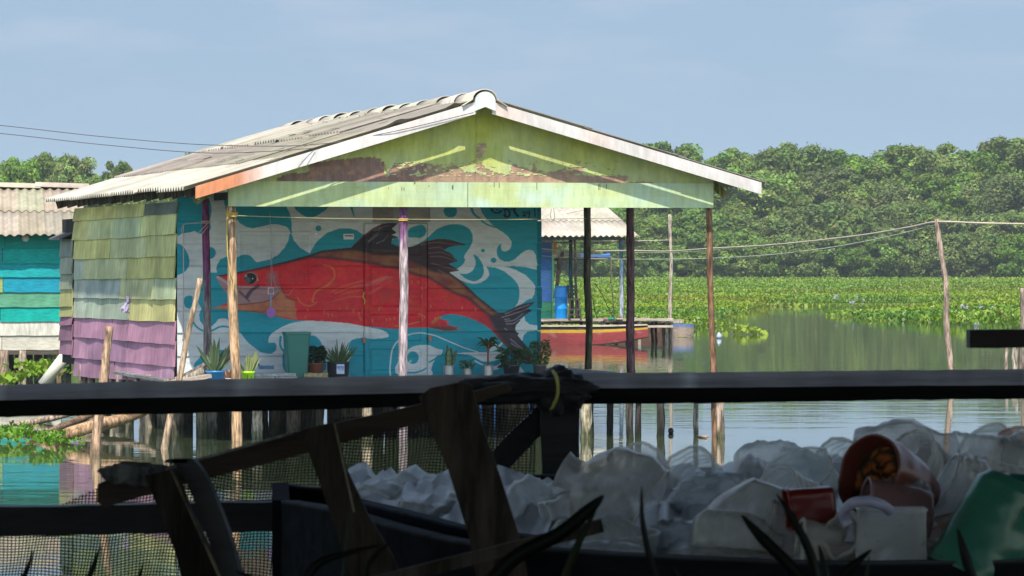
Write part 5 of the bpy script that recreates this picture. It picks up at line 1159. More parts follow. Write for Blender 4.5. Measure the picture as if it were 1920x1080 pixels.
tag(fb.build('hyacinth_flowers',M['leaf']),'pale lilac flower spikes scattered in the hyacinth on the right','flowers',kind='stuff')
o=MB((.75,.75,.72)); c=atz(1831,612,.0); lathe(o,c,[(.001,0),(.09,.0),(.06,.15),(.001,.15)],8); tag(o.build('white_bucket',M['plastic'],None,True),'small white container floating near the right-hand plants','container')
o=MB((.45,.5,.65)); c=atz(1348,633,.02); lathe(o,c,[(.001,-.03),(.05,-.02),(.08,.02),(.06,.08),(.02,.14),(.001,.15)],9,jit=.5); tag(o.build('floating_bag',M['plastic'],None,True),'pale bluish plastic scrap floating left of the small clump','bag')
# plants at the left, under the teal house and by the logs
def nearclump(px,py,w,n,h,label,s=.075,Y=None,dy=.5):
    c=atz(px,py,0) if Y is None else at(px,py,Y); c.z=0; sc=F/c.y; x=c.x+np.random.uniform(-1,1,n)*w/sc/2; y=c.y+np.random.normal(0,dy,n)
    o=leafmat('hyacinth_clump',x,y,0,s,h*(.5+.6*fbm(x*3,y*3,3)),label,'water plants','stuff','leafy clumps at the left edge',lean=.8)
nearclump(26,828,64,360,.15,'leafy clump at the left edge over the pale log',.055)
nearclump(88,838,50,200,.14,'leafy clump where the thick orange log enters the water',.055)
nearclump(128,832,40,70,.06,'low fringe of leaves right of the foot of the thick log',.045)
nearclump(75,700,85,380,.36,'tall leafy clump behind the railing under the teal house',.085,Y=69.5)
nearclump(16,706,36,70,.15,'low leafy clump at the left edge under the teal house',.12,Y=69)
# ------------------------------------------------------------------ trees
def tree_mesh(name,h,rw,nclump,nleaf,seed,low=.0,open_=.0):
    rng=np.random.RandomState(seed); cl=[]
    for i in range(nclump):
        t=rng.rand()**.85; z=low*h+(1-low)*h*(.04+.90*t); rr=rw*(math.sin(math.pi*min(1,.18+.78*(t)))**.6); a=rng.rand()*6.283; q=math.sqrt(rng.rand())*.95
        cl.append((math.cos(a)*rr*q,math.sin(a)*rr*q,z,rng.uniform(.45,1.15)*rw*.24))
    for i in range(12): a=rng.rand()*6.28; q=rng.rand()*.6; cl.append((math.cos(a)*rw*q,math.sin(a)*rw*q,h*rng.uniform(.84,1.0),rw*rng.uniform(.10,.2)))
    cl=np.array(cl); k=rng.randint(0,len(cl),nleaf); d=rng.normal(size=(nleaf,3)); d/=np.linalg.norm(d,axis=1)[:,None]; r_=rng.rand(nleaf)**.45
    p=cl[k,:3]+d*(cl[k,3]*r_)[:,None]*np.array([1.15,1.15,.8]); p[:,2]=np.maximum(p[:,2],.1)
    st=rng.rand(nleaf)<.12; p[st]+=rng.normal(size=(st.sum(),3))*np.array([.5,.5,.4])*rw*.07; nrm=d*.8+rng.normal(size=(nleaf,3))*.55+np.array([0,0,.35]); nrm/=np.linalg.norm(nrm,axis=1)[:,None]
    t1=np.cross(nrm,rng.normal(size=(nleaf,3))); t1/=np.linalg.norm(t1,axis=1)[:,None]; t2=np.cross(nrm,t1); s=(.10+.12*rng.rand(nleaf))[:,None]
    P=np.stack([p-t1*s*1.2,p+t2*s*.6,p+t1*s*1.2,p-t2*s*.6],1).reshape(-1,3); f=np.arange(nleaf*4).reshape(-1,4)
    base=np.array([.165,.240,.046]); cc=base*(1+.35*rng.normal(size=(len(cl),1)).clip(-1.3,1.6)*.6); cc=cc*(1+rng.uniform(-.1,.12,size=(len(cl),3))); c=cc[k]*(.8+.4*rng.rand(nleaf)[:,None])
    top=((p[:,2]/h-.55).clip(0,1)*1.0)[:,None]; c=c*(1-top*.35)+np.array([.10,.135,.035])*top*.35; yl=rng.rand(nleaf)<.012; c[yl]=np.array([.28,.25,.05])
    me=bpy.data.meshes.new(name); me.vertices.add(len(P)); me.vertices.foreach_set('co',P.astype(np.float32).ravel()); me.loops.add(f.size); me.loops.foreach_set('vertex_index',f.ravel().astype(np.int32)); me.polygons.add(len(f)); me.polygons.foreach_set('loop_start',np.arange(len(f),dtype=np.int32)*4); me.update(calc_edges=True)
    ca=me.color_attributes.new('Col','FLOAT_COLOR','POINT'); C4=np.ones((len(P),4),dtype=np.float32); C4[:,:3]=np.repeat(c,4,0).clip(.004,1); ca.data.foreach_set('color',C4.ravel()); me.materials.append(M['tleaf'])
    # trunk and limbs
    b=MB((.10,.085,.065)); b.tube(pole_pts((0,0,-.3),(0,0,h*.8),8,.4,seed),[.22-.02*i for i in range(9)],7)
    for i in range(9):
        a=rng.rand()*6.28; z=h*rng.uniform(.2,.65); b.tube([(0,0,z),(math.cos(a)*rw*.35,math.sin(a)*rw*.35,z+h*.12),(math.cos(a)*rw*.75,math.sin(a)*rw*.75,z+h*.2)],[.10,.07,.03],5)
    o=raw('trunk',b.v,b.f,M['wood'],None,b.k); tm=o.data; bpy.data.objects.remove(o); 
    # raw() recentres: undo
    vv=np.array(b.v,dtype=np.float32); tm.vertices.foreach_set('co',vv.ravel()); tm.update()
    return me,tm
TM=[tree_mesh('mangrove_crown',12,4.6,110,30000,1),tree_mesh('mangrove_crown',11,5.0,125,30000,2),tree_mesh('mangrove_crown',12.5,4.2,100,28000,3),tree_mesh('mangrove_crown',11.5,4.8,115,30000,4,.0),tree_mesh('bush_crown',5,3.6,60,12000,5)]
def tree(px,Y,ytop,kind,label,group,wide=1.0,name='mangrove_tree'):
    x=(px-960)/F*Y; htop=CH+(HY-ytop)/F*Y; me,tm=TM[kind]; h0=[12,11,12.5,11.5,5][kind]*.99; s=htop/h0
    r=bpy.data.objects.new(name,None); col.objects.link(r); r.location=(x,Y,0); r.scale=(s*wide,s*wide,s); r.rotation_euler=(0,0,random.uniform(0,6.28)); tag(r,label,'tree',group)
    c=bpy.data.objects.new('crown',me); col.objects.link(c); c.parent=r; t=bpy.data.objects.new('trunk',tm); col.objects.link(t); t.parent=r
# skyline of the right-hand wood (px,row of the top)
sky_=[(1010,285),(1075,288),(1140,296),(1200,292),(1238,276),(1290,303),(1345,293),(1388,288),(1425,306),(1480,271),(1530,292),(1590,291),(1640,312),(1668,297),(1712,277),(1765,291),(1815,290),(1862,281),(1895,266),(1945,270),(2000,285),(2060,280)]
G='mangrove trees across the far shore'
for i,(px,yt) in enumerate(sky_):
    tree(px,412+random.uniform(-3,3),yt+2,i%4,'mangrove of the tall back row whose crown makes the skyline of the far wood',G,random.uniform(1.0,1.25))
for i in range(20):
    px=990+i*56+random.uniform(-14,14); tree(px,403+random.uniform(-2,2),random.uniform(318,352),(i+1)%4,'mangrove of the middle rank, its crown below the skyline of the far wood',G,random.uniform(1.05,1.3))
for i in range(19):
    px=1000+i*57+random.uniform(-16,16); tree(px,396+random.uniform(-1.5,1.5),random.uniform(378,412),[1,3,4,0][i%4] ,'lower front-rank mangrove with foliage down to the plant mat',G,random.uniform(1.1,1.35) if i%4!=2 else 1.1)
for i in range(17):
    px=1010+i*64+random.uniform(-18,18); tree(px,391+random.uniform(-1,1),random.uniform(436,466),4,'low bush at the foot of the far wood','bushes at the foot of the far wood',1.1,'mangrove_bush')
for px,yt,Y in ((-90,300,330),(-30,312,330),(22,300,326),(82,291,330),(140,303,322),(178,333,318),(225,310,335),(268,345,330),(330,330,350),(358,292,360),(400,340,360)):
    tree(px,Y,yt,[0,2,1,3][int(px)%4],{22:'leafy tree at the left edge with a gap of sky to its right',82:'tallest tree of the left wood with an open crown',140:'broad rounded tree right of the tallest one in the left wood',225:'lone small crown showing between the left wood and the mural house roof',358:'thin spiky treetop just showing over the mural house roof'}.get(px,'tree of the far wood on the left, mostly behind the houses' if px!=178 else 'low rounded crown sloping down at the right end of the left wood'),'trees of the left wood',.5 if px==358 else (.8 if px!=225 else .6))
# ------------------------------------------------------------------ unseen shelter added above and behind the camera to shade the foreground
sh=empty('shade_shelter',(0,0,1.15),'unseen roofed shelter added over the near dock to shade the rails and the plastic','shelter')
b=MB((.10,.095,.09)); b.box((-7,-4,1.03),(14,0,0),(0,11.75,0),(0,0,.08),(.07,.06,.05)); b.build('floor',M['woodh'],sh)
flat_roof_corr('roof',Vector((-7,-4,3.65)),Vector((7,-4,3.65)),Vector((0,11.3,-.55)),(.30,.29,.27),sh,.3,.03,2)
b=MB((.10,.085,.07)); b.box((-7,-4.1,1.1),(14,0,0),(0,.06,0),(0,0,1.7)); b.build('back_wall',M['board'],sh)  # low wall added behind the view to darken the foreground
for x in (-5.5,5.5):
    pole('post',(x,7.0,1.1),(x,7.0,3.05),.06,.055,M['wood'],sh,bark((.12,.10,.08),DK,x),seed=x)
for x in (-6,-3,0,3,6):
    for y in (-3,2,7.2): pole('pile',(x,y,-.5),(x,y,1.05),.08,.08,M['wood'],sh,bark((.1,.085,.07),DK,x+y),seed=x+y,seg=6,n=8)
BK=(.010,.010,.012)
def timber(name,p,q,h,w,c,parent=None,seg=30,jit=.03,roll=0,m='dark'):
    p=Vector(p);q=Vector(q); d=(q-p).normalized(); up=Vector((0,0,1)); up=(up*math.cos(roll)+ Vector((0,-1,0))*math.sin(roll))
    b=MB(c); b.beam(p,q,w,h,None,up,jit,seg); return b.build(name,M[m],parent)
YR=7.5
# main rail: a square timber lying turned on edge, upper face worn and coloured as lit, lower face coloured black as in shade
def rail(name,pts,label,c=(.36,.34,.36)):
    # pts: (px, y_top_back, y_edge, y_bottom)
    vs=[];fs=[];ks=[]; P=[]
    xs=np.linspace(pts[0][0],pts[-1][0],60); A=np.array(pts,float)
    for i,px in enumerate(xs):
        yt,ye,yb=[np.interp(px,A[:,0],A[:,k]) for k in (1,2,3)]
        j=mnoise.noise(Vector((px*.02,1,0)))*.8; j2=mnoise.noise(Vector((px*.03,5,0)))*2.0+mnoise.noise(Vector((px*.12,15,0)))*.8
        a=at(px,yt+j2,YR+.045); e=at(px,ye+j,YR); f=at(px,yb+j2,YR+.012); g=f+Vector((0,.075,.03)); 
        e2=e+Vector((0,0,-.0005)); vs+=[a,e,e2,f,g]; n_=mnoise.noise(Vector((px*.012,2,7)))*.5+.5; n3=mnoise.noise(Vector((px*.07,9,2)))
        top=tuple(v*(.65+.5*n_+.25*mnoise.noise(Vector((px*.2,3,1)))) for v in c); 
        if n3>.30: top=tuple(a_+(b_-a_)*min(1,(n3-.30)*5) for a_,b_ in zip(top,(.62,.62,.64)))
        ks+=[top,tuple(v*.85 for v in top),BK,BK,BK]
    for i in range(59):
        for k in range(5): a=i*5+k; b_=i*5+(k+1)%5; fs.append((a,a+5,b_+5,b_))
    fs+=[(0,1,2,3,4),(59*5+4,59*5+3,59*5+2,59*5+1,59*5)]
    o=MB(c).add(vs,fs,ks).build(name,M['dry']); tag(o,label,'rail',None)
rail('top_rail',[(-420,735,762,792),(0,722,750,782),(300,714,745,776),(560,708,741,769),(820,703,736,761),(1010,702,733,757)],'long dark worn timber of the top railing, left of the wrapped post')
rail('top_rail',[(1035,702,730,760),(1085,700,728,758),(1400,697,726,755),(1700,694,723,750),(1920,692,722,748),(2300,689,719,745)],'long dark timber of the top railing with pale scuffs, right of the wrapped post')
for a,b_,lab,Y_ in (((-420,985),(548,966),'dark lower rail at the left, running to the end of the boat',7.46),):
    p=at(a[0],a[1],Y_); q=at(b_[0],b_[1],Y_); tag(timber('lower_rail',p,q,.054,.06,(.018,.018,.022)),lab,'rail')
o=timber('beam_end',at(1815,635,6.6),at(2250,633,6.6),.030,.05,(.022,.019,.018),jit=.02); tag(o,'short black beam entering from the right edge above the top rail','beam')
p=at(1049,715,7.62); q=at(1040,900,7.62); q2=Vector((q.x,q.y,1.1))
o=timber('rail_post',q2,p,.075,.07,(.02,.02,.024),seg=12,jit=.05); 
b=MB((.02,.02,.024)); b.beam(q2,p,.072,.075,None,(0,-1,0),.05,10); o.data=b.build('tmp',M['dark']).data; bpy.data.objects.remove(bpy.data.objects['tmp']); o.location=bpy.data.objects['rail_post'].location; tag(o,'thick black post standing under the wrapped joint of the railing','post')
b=MB((.02,.02,.024)); b.beam(at(1046,752,7.66),at(905,895,7.66),.045,.05,None,(0,-1,0),.05,8); tag(b.build('diagonal_brace',M['dark']),'black diagonal brace running down left from the wrapped post','brace')
# black net and sheet wrapped round the joint, with a yellow tie
def lump(name,c,r,sq,mat,colr,amp=.3,fr=2,seed=0,sub=4,parent=None,ridg=0):
    import bmesh
    bm=bmesh.new(); bmesh.ops.create_icosphere(bm,subdivisions=sub,radius=1); vs=[];ks=[]
    rr_=random.Random(seed*7+1); pls=[]
    if mat.name.startswith('clear'):
        for _ in range(26):
            q=Vector((rr_.gauss(0,1),rr_.gauss(0,1),rr_.gauss(0,1))).normalized(); pls.append((q,rr_.uniform(.62,1.0)))
    for v in bm.verts:
        p=v.co.normalized(); n_=mnoise.noise(p*fr+Vector((seed,seed*.7,0))); n2=mnoise.noise(p*fr*2.7+Vector((seed,0,9)))
        d=1+amp*n_+amp*.45*n2
        if ridg and pls: d=(sum((max(p.dot(nn),0)/of)**7 for nn,of in pls)+.05)**(-1/7)*(1+.13*n_+.07*n2+.05*abs(mnoise.noise(p*6+Vector((seed,1,2)))))
        if ridg: d+=ridg*(.5-abs(mnoise.noise(p*fr*1.8+Vector((0,seed,4)))))*.8
        w_=Vector((p.x*sq[0],p.y*sq[1],p.z*sq[2]))*d*r; vs.append(Vector(c)+w_); ks.append(tuple(x*(.8+.5*(n2*.5+.5)) for x in colr))
    fs=[tuple(v.index for v in f.verts) for f in bm.faces]; bm.free()
    return MB(colr).add(vs,fs,ks).build(name,mat,parent,True)
wr=empty('wrapped_joint',at(1010,760,YR),'black plastic net bundle wrapped round the joint of the two top rails','wrapping')
lump('net_bundle',at(985,728,YR-.01),.040,(3.1,.9,.62),M['dark'],(.016,.016,.02),.35,2.2,3,parent=wr,ridg=.3)
lump('net_bundle',at(1048,735,YR-.0),.040,(1.1,1,1.0),M['dark'],(.016,.016,.02),.35,2.2,5,parent=wr,ridg=.3)
lump('net_bundle',at(930,738,YR+.02),.035,(1.7,.8,.5),M['dark'],(.02,.02,.024),.35,2.2,8,parent=wr,ridg=.3)
o=wire('tie_cord',[at(1037,696,YR-.03),at(1043,706,YR-.055),at(1046,722,YR-.06),at(1045,742,YR-.06),at(1038,760,YR-.045),at(1034,768,YR-.03)],.0032,(.42,.42,.12),n=7); tag(o,'yellow-green tie knotted over the black bundle on the rail','tie')
# broken wooden frame
BW=(.05,.04,.03)
fr=empty('broken_frame',at(560,1000,6.1),'broken leaning wooden frame of dark planks in front of the railing','wooden frame')
def fplank(name,poly_px,Y,th,c,slope=(0,0)):
    # plank drawn by its outline in the plane Y (+slope), with real thickness
    pts=[at(px,py,Y+slope[0]*(px-poly_px[0][0])/1000+slope[1]*(py-poly_px[0][1])/1000) for px,py in poly_px]; n=len(pts)
    b=MB(c); b.add(pts+[p+Vector((0,th,.0)) for p in pts],[tuple(range(n))[::-1],tuple(range(n,2*n))]+[(i,(i+1)%n,n+(i+1)%n,n+i) for i in range(n)]); return b.build(name,M['woodh' if name=='long_plank' else 'wood'],fr)
fplank('long_plank',[(183,908),(215,893),(240,878),(280,868),(288,892),(330,873),(545,812),(700,778),(845,745),(950,718),(960,732),(905,752),(800,792),(650,828),(545,858),(330,912),(195,952),(182,940)],6.15,.03,(.05,.038,.03))
lump('splinter_end',at(250,888,6.12),.022,(2.2,.6,.8),M['wood'],(.10,.10,.11),.4,2,4,parent=fr)
MB((.22,.21,.21)).beam(at(283,886,6.13),at(548,812,6.13),.006,.004).build('pale_edge',M['wood'],fr)  # thin paler strip along the plank's upper edge
fplank('cross_slat',[(272,892),(330,878),(360,960),(400,1040),(425,1130),(350,1130),(330,1040)],6.08,.02,(.026,.020,.017))
MB((.15,.12,.09)).beam(at(322,882,6.07),at(432,1125,6.0),.004,.003).build('slat_edge',M['wood'],fr)
fplank('cross_slat',[(563,806),(626,792),(650,880),(690,965),(735,1040),(765,1120),(670,1120),(625,980),(590,880)],6.05,.02,(.036,.028,.022))
MB((.18,.15,.12)).beam(at(627,794,6.04),at(664,960,6.04),.004,.003).build('slat_edge',M['wood'],fr)
fplank('cross_slat',[(785,745),(806,728),(868,716),(884,722),(905,800),(940,900),(975,1010),(1000,1130),(900,1130),(880,1010),(840,880),(805,800)],5.95,.025,(.046,.036,.03))
# curved strap beside the first slat
b=MB((.04,.042,.047)); P=spline([at(330,868,6.03),at(345,862,6.03),at(372,900,6.03),(at(395,955,6.03)),at(418,1020,6.03),at(440,1100,6.03)],6); vs=[];fs=[]
for p in P:
    for dx,dz_ in ((-.020,0),(.014,0),(.018,.012),(-.014,.012)): vs.append(p+Vector((dx,dz_,0)))
for i in range(len(P)-1):
    for k in range(4): a=i*4+k; c_=i*4+(k+1)%4; fs.append((a,c_,c_+4,a+4))
b.add(vs,fs,[(.04,.042,.048) if i%4 in (1,2) else (.012,.012,.014) for i in range(len(vs))]); b.build('bent_strap',M['dark'],fr)
# net hanging behind
b=MB((.030,.030,.034)); YN=7.62
def top_edge(px): return float(np.interp(px,[-60,110,185,300,560,640,900,1020],[985,948,915,872,835,782,765,765]))
def netp(px,py): return at(px,py,YN+.05*math.sin(px*.011)+.03*math.sin(py*.02+px*.004))
def strand(pts,wd):
    vs=[];fs=[]
    for i,(x,y) in enumerate(pts):
        d=(pts[min(i+1,len(pts)-1)][0]-pts[max(i-1,0)][0],pts[min(i+1,len(pts)-1)][1]-pts[max(i-1,0)][1]); L=math.hypot(*d)+1e-6; nx,ny=-d[1]/L*wd/2,d[0]/L*wd/2
        vs+=[netp(x-nx,y-ny),netp(x+nx,y+ny)]
    for i in range(len(pts)-1): a=i*2; fs.append((a,a+1,a+3,a+2))
    b.add(vs,fs)
x=-60.
while x<1010:
    y0=top_edge(x); pts=[(x+3*math.sin(y*.03+x*.05)-(y-y0)*.10,y) for y in np.arange(y0,1125,14)]
    if len(pts)>1: strand(pts,1.9)
    x+=6.6
y=768.
while y<1120:
    run=[]
    for x in np.arange(-60,1010,14):
        yy=y+6*math.sin(x*.013)+4*math.sin(x*.031+y*.02)-x*.012
        if yy>top_edge(x)-1: run.append((x,yy))
        elif run:
            if len(run)>1: strand(run,2.0)
            run=[]
    if len(run)>1: strand(run,2.0)
    y+=5.6
o=raw('fishing_net',b.v,b.f,M['rope'],None,b.k); tag(o,'dark fine mesh net hanging behind the railing and broken frame','net')
# ------------------------------------------------------------------ small boat used as a bin
bt=empty('old_dinghy',at(1200,1040,6.4),'dark old wooden dinghy heaped with plastic containers on the near dock','boat')
def gun(name,pts,h,w,c=(.011,.012,.016),tc=(.07,.078,.095)):  # paler top colour paints the light caught by the upper edge
    P=spline([at(*p) for p in pts],6); vs=[];fs=[];ks=[]
    for i,p in enumerate(P):
        d=(P[min(i+1,len(P)-1)]-P[max(i-1,0)]).normalized(); sd=Vector((-d.y,d.x,0)).normalized()
        for (o_,z,k) in ((-w/2,0,tc),(w/2,0,tc),(w/2,-.006,c),(w/2,-h,c),(-w/2,-h,c),(-w/2,-.006,c)): vs.append(p+sd*o_+Vector((0,0,z))); ks.append(k)
    for i in range(len(P)-1):
        for k in range(6): a=i*6+k; b_=i*6+(k+1)%6; fs.append((a,a+6,b_+6,b_))
    fs+=[tuple(range(6)),tuple((len(P)-1)*6+k for k in range(5,-1,-1))]
    return MB(c).add(vs,fs,ks).build(name,M['dry'],bt)
gun('far_side',[(540,908,7.25),(610,914,7.25),(760,905,7.3),(940,892,7.35),(1060,889,7.35),(1250,880,7.4),(1500,870,7.4),(1800,862,7.4),(2200,858,7.4)],.35,.03)
gun('near_side',[(543,938,6.9),(640,955,6.6),(760,988,6.3),(880,1014,6.1),(1050,1028,6.0),(1250,1040,5.95),(1560,1052,5.95),(1920,1048,5.95),(2200,1046,5.95)],.4,.03)
gun('inner_board',[(640,930,7.0),(720,948,6.75),(800,968,6.55),(880,988,6.4),(1000,1004,6.3),(1100,1018,6.2)],.09,.025)
b=MB((.010,.011,.014)); p=at(541,905,7.25); q=at(543,938,6.9); b.add([p,q,q-Vector((0,0,.45)),p-Vector((0,0,.45)),p-Vector((.03,0,0)),q-Vector((.03,0,0)),q-Vector((.03,0,.45)),p-Vector((.03,0,.45))],[(0,1,2,3),(7,6,5,4),(0,4,5,1),(3,2,6,7),(1,5,6,2),(0,3,7,4)]); b.build('end_board',M['dry'],bt)
b=MB((.03,.03,.035)); b.add([at(545,1100,7.2),at(545,1100,6.6),at(900,1180,6.0),at(2300,1150,5.9),at(2300,1000,7.4)],[(0,1,2,3,4)]); b.build('bottom',M['dry'],bt)
fplank_=None
b=MB((.05,.04,.034)); b.beam(at(600,1118,5.7),at(1130,985,5.7),.02,.018,None,(0,0,1),.03,10); tag(b.build('loose_batten',M['wood']),'thin loose batten lying below the big slat of the broken frame','batten')
# ------------------------------------------------------------------ the plastic
def filmmat(name,tr,rough,colr,clear):
    m=bpy.data.materials.new(name); m.use_nodes=True; nt=m.node_tree; n=nt.nodes; l=nt.links; p=n['Principled BSDF']; out=n['Material Output']
    a=n.new('ShaderNodeAttribute'); a.attribute_name='Col'; tc=n.new('ShaderNodeTexCoord'); ns=n.new('ShaderNodeTexNoise'); ns.inputs['Scale'].default_value=16; ns.inputs['Detail'].default_value=6; l.new(tc.outputs['Object'],ns.inputs['Vector'])
    rm=n.new('ShaderNodeMapRange'); rm.inputs[1].default_value=.56; rm.inputs[2].default_value=.70; rm.inputs[3].default_value=0; rm.inputs[4].default_value=.4; l.new(ns.outputs['Fac'],rm.inputs[0])
    mx=n.new('ShaderNodeMixRGB'); mx.inputs[2].default_value=(.14,.10,.06,1); l.new(rm.outputs[0],mx.inputs[0]); l.new(a.outputs['Color'],mx.inputs[1]); n9=n.new('ShaderNodeTexNoise'); n9.inputs['Scale'].default_value=70; n9.inputs['Detail'].default_value=4; l.new(tc.outputs['Object'],n9.inputs['Vector']); r9=n.new('ShaderNodeMapRange'); r9.inputs[1].default_value=.62; r9.inputs[2].default_value=.70; r9.inputs[3].default_value=0; r9.inputs[4].default_value=.25; l.new(n9.outputs['Fac'],r9.inputs[0]); mz=n.new('ShaderNodeMixRGB'); mz.inputs[2].default_value=(.05,.045,.04,1); l.new(r9.outputs[0],mz.inputs[0]); l.new(mx.outputs[0],mz.inputs[1]); mx=mz; l.new(mx.outputs[0],p.inputs['Base Color'])
    p.inputs['Roughness'].default_value=rough; p.inputs['Specular IOR Level'].default_value=.6
    bp=n.new('ShaderNodeBump'); bp.inputs['Strength'].default_value=.5; bp.inputs['Distance'].default_value=.004; l.new(ns.outputs['Fac'],bp.inputs['Height']); l.new(bp.outputs[0],p.inputs['Normal'])
    t=n.new('ShaderNodeBsdfTranslucent'); l.new(mx.outputs[0],t.inputs['Color']); m1=n.new('ShaderNodeMixShader'); m1.inputs[0].default_value=tr; l.new(p.outputs[0],m1.inputs[1]); l.new(t.outputs[0],m1.inputs[2])
    tp_=n.new('ShaderNodeBsdfTransparent'); m2=n.new('ShaderNodeMixShader'); lw_=n.new('ShaderNodeLayerWeight'); lw_.inputs['Blend'].default_value=.5; cr2=n.new('ShaderNodeMapRange'); cr2.inputs[1].default_value=.25; cr2.inputs[2].default_value=.9; cr2.inputs[3].default_value=clear; cr2.inputs[4].default_value=0; l.new(lw_.outputs['Facing'],cr2.inputs[0]); l.new(cr2.outputs[0],m2.inputs[0]); l.new(m1.outputs[0],m2.inputs[1]); l.new(tp_.outputs[0],m2.inputs[2]); l.new(m2.outputs[0],out.inputs['Surface']); return m
M['film']=filmmat('clear_plastic_film',.45,.10,None,.50); M['opaque']=filmmat('dirty_plastic',.25,.3,None,.0)
def shell(name,c,axis,prof,n=30,colr=(.6,.64,.66),mat='film',squash=.8,crush=.12,seed=0,rib=0,ribn=14,roll=0,sq=0,parent=None,spin=0):
    """a lathed container lying along axis; prof = (radius, distance along the axis)"""
    ax=Vector(axis).normalized(); a=ax.cross(Vector((0,1,0.01))).normalized(); b_=ax.cross(a).normalized()
    cr_,sr=math.cos(roll),math.sin(roll); a,b_=a*cr_+b_*sr,b_*cr_-a*sr
    # refine the profile
    pr=[]
    for i in range(len(prof)-1):
        m_=max(1,int(abs(prof[i+1][1]-prof[i][1])/.0035)); 
        for k in range(m_): t=k/m_; pr.append((prof[i][0]*(1-t)+prof[i+1][0]*t,prof[i][1]*(1-t)+prof[i+1][1]*t))
    pr.append(prof[-1]); vs=[];fs=[];ks=[]; c=Vector(c)
    for i,(r,d) in enumerate(pr):
        for k in range(n):
            an=2*math.pi*k/n; ca,sa=math.cos(an),math.sin(an)
            if sq: e=1/max(abs(ca),abs(sa)); f=1+(min(e,1.3)-1)*sq
            else: f=1
            rr=r*f*(1+(rib*.45*math.sin(d*2*math.pi/.015) if r>.02 else 0)); dn=crush*mnoise.noise(Vector((ca*1.4+seed,sa*1.4,d*16+seed)))+crush*.5*mnoise.noise(Vector((ca*3+seed,sa*3,d*40)))
            p=c+ax*d+a*ca*rr*(1+dn)+b_*sa*rr*squash*(1+dn*1.3); vs.append(p); ks.append(vary(colr,.05,.02))
    for i in range(len(pr)-1):
        for k in range(n): fs.append((i*n+k,i*n+(k+1)%n,(i+1)*n+(k+1)%n,(i+1)*n+k))
    bb=MB(colr).add(vs,fs,ks)
    for (r,d) in [prof[i] for i in ((-1,) if prof[-1][0]>.02 else (0,)) if prof[i][0]>.02]:       # thick bright rim at the mouth
        i=len(pr)-1 if prof[-1][0]>.02 else 0; ring=[Vector(v_) for v_ in vs[i*n:(i+1)*n]]; ring.append(ring[0]); bb.tube(ring,.0028,6,lambda t,k:tuple(min(.85,x*1.35) for x in colr),cap=False)
    return bb.build(name,M[mat],parent,True)
def cup(r,L,t=.9): return [(.001,L),(r*t*.9,L),(r*t,L*.96),(r,0.0)]
def bottle(r,L): return [(.001,0),(r*.7,.0),(r,.012),(r,L*.62),(r*.8,L*.76),(r*.42,L*.88),(.016,L*.93),(.016,L),(.001,L)]
def dome(r,L): return [(r,0),(r*1.0,L*.4),(r*.9,L*.7),(r*.55,L*.93),(.001,L)]
CL=(.64,.64,.61); CW_=(.74,.72,.68)
GP='discarded plastic containers heaped in the dinghy'
Yq=6.5
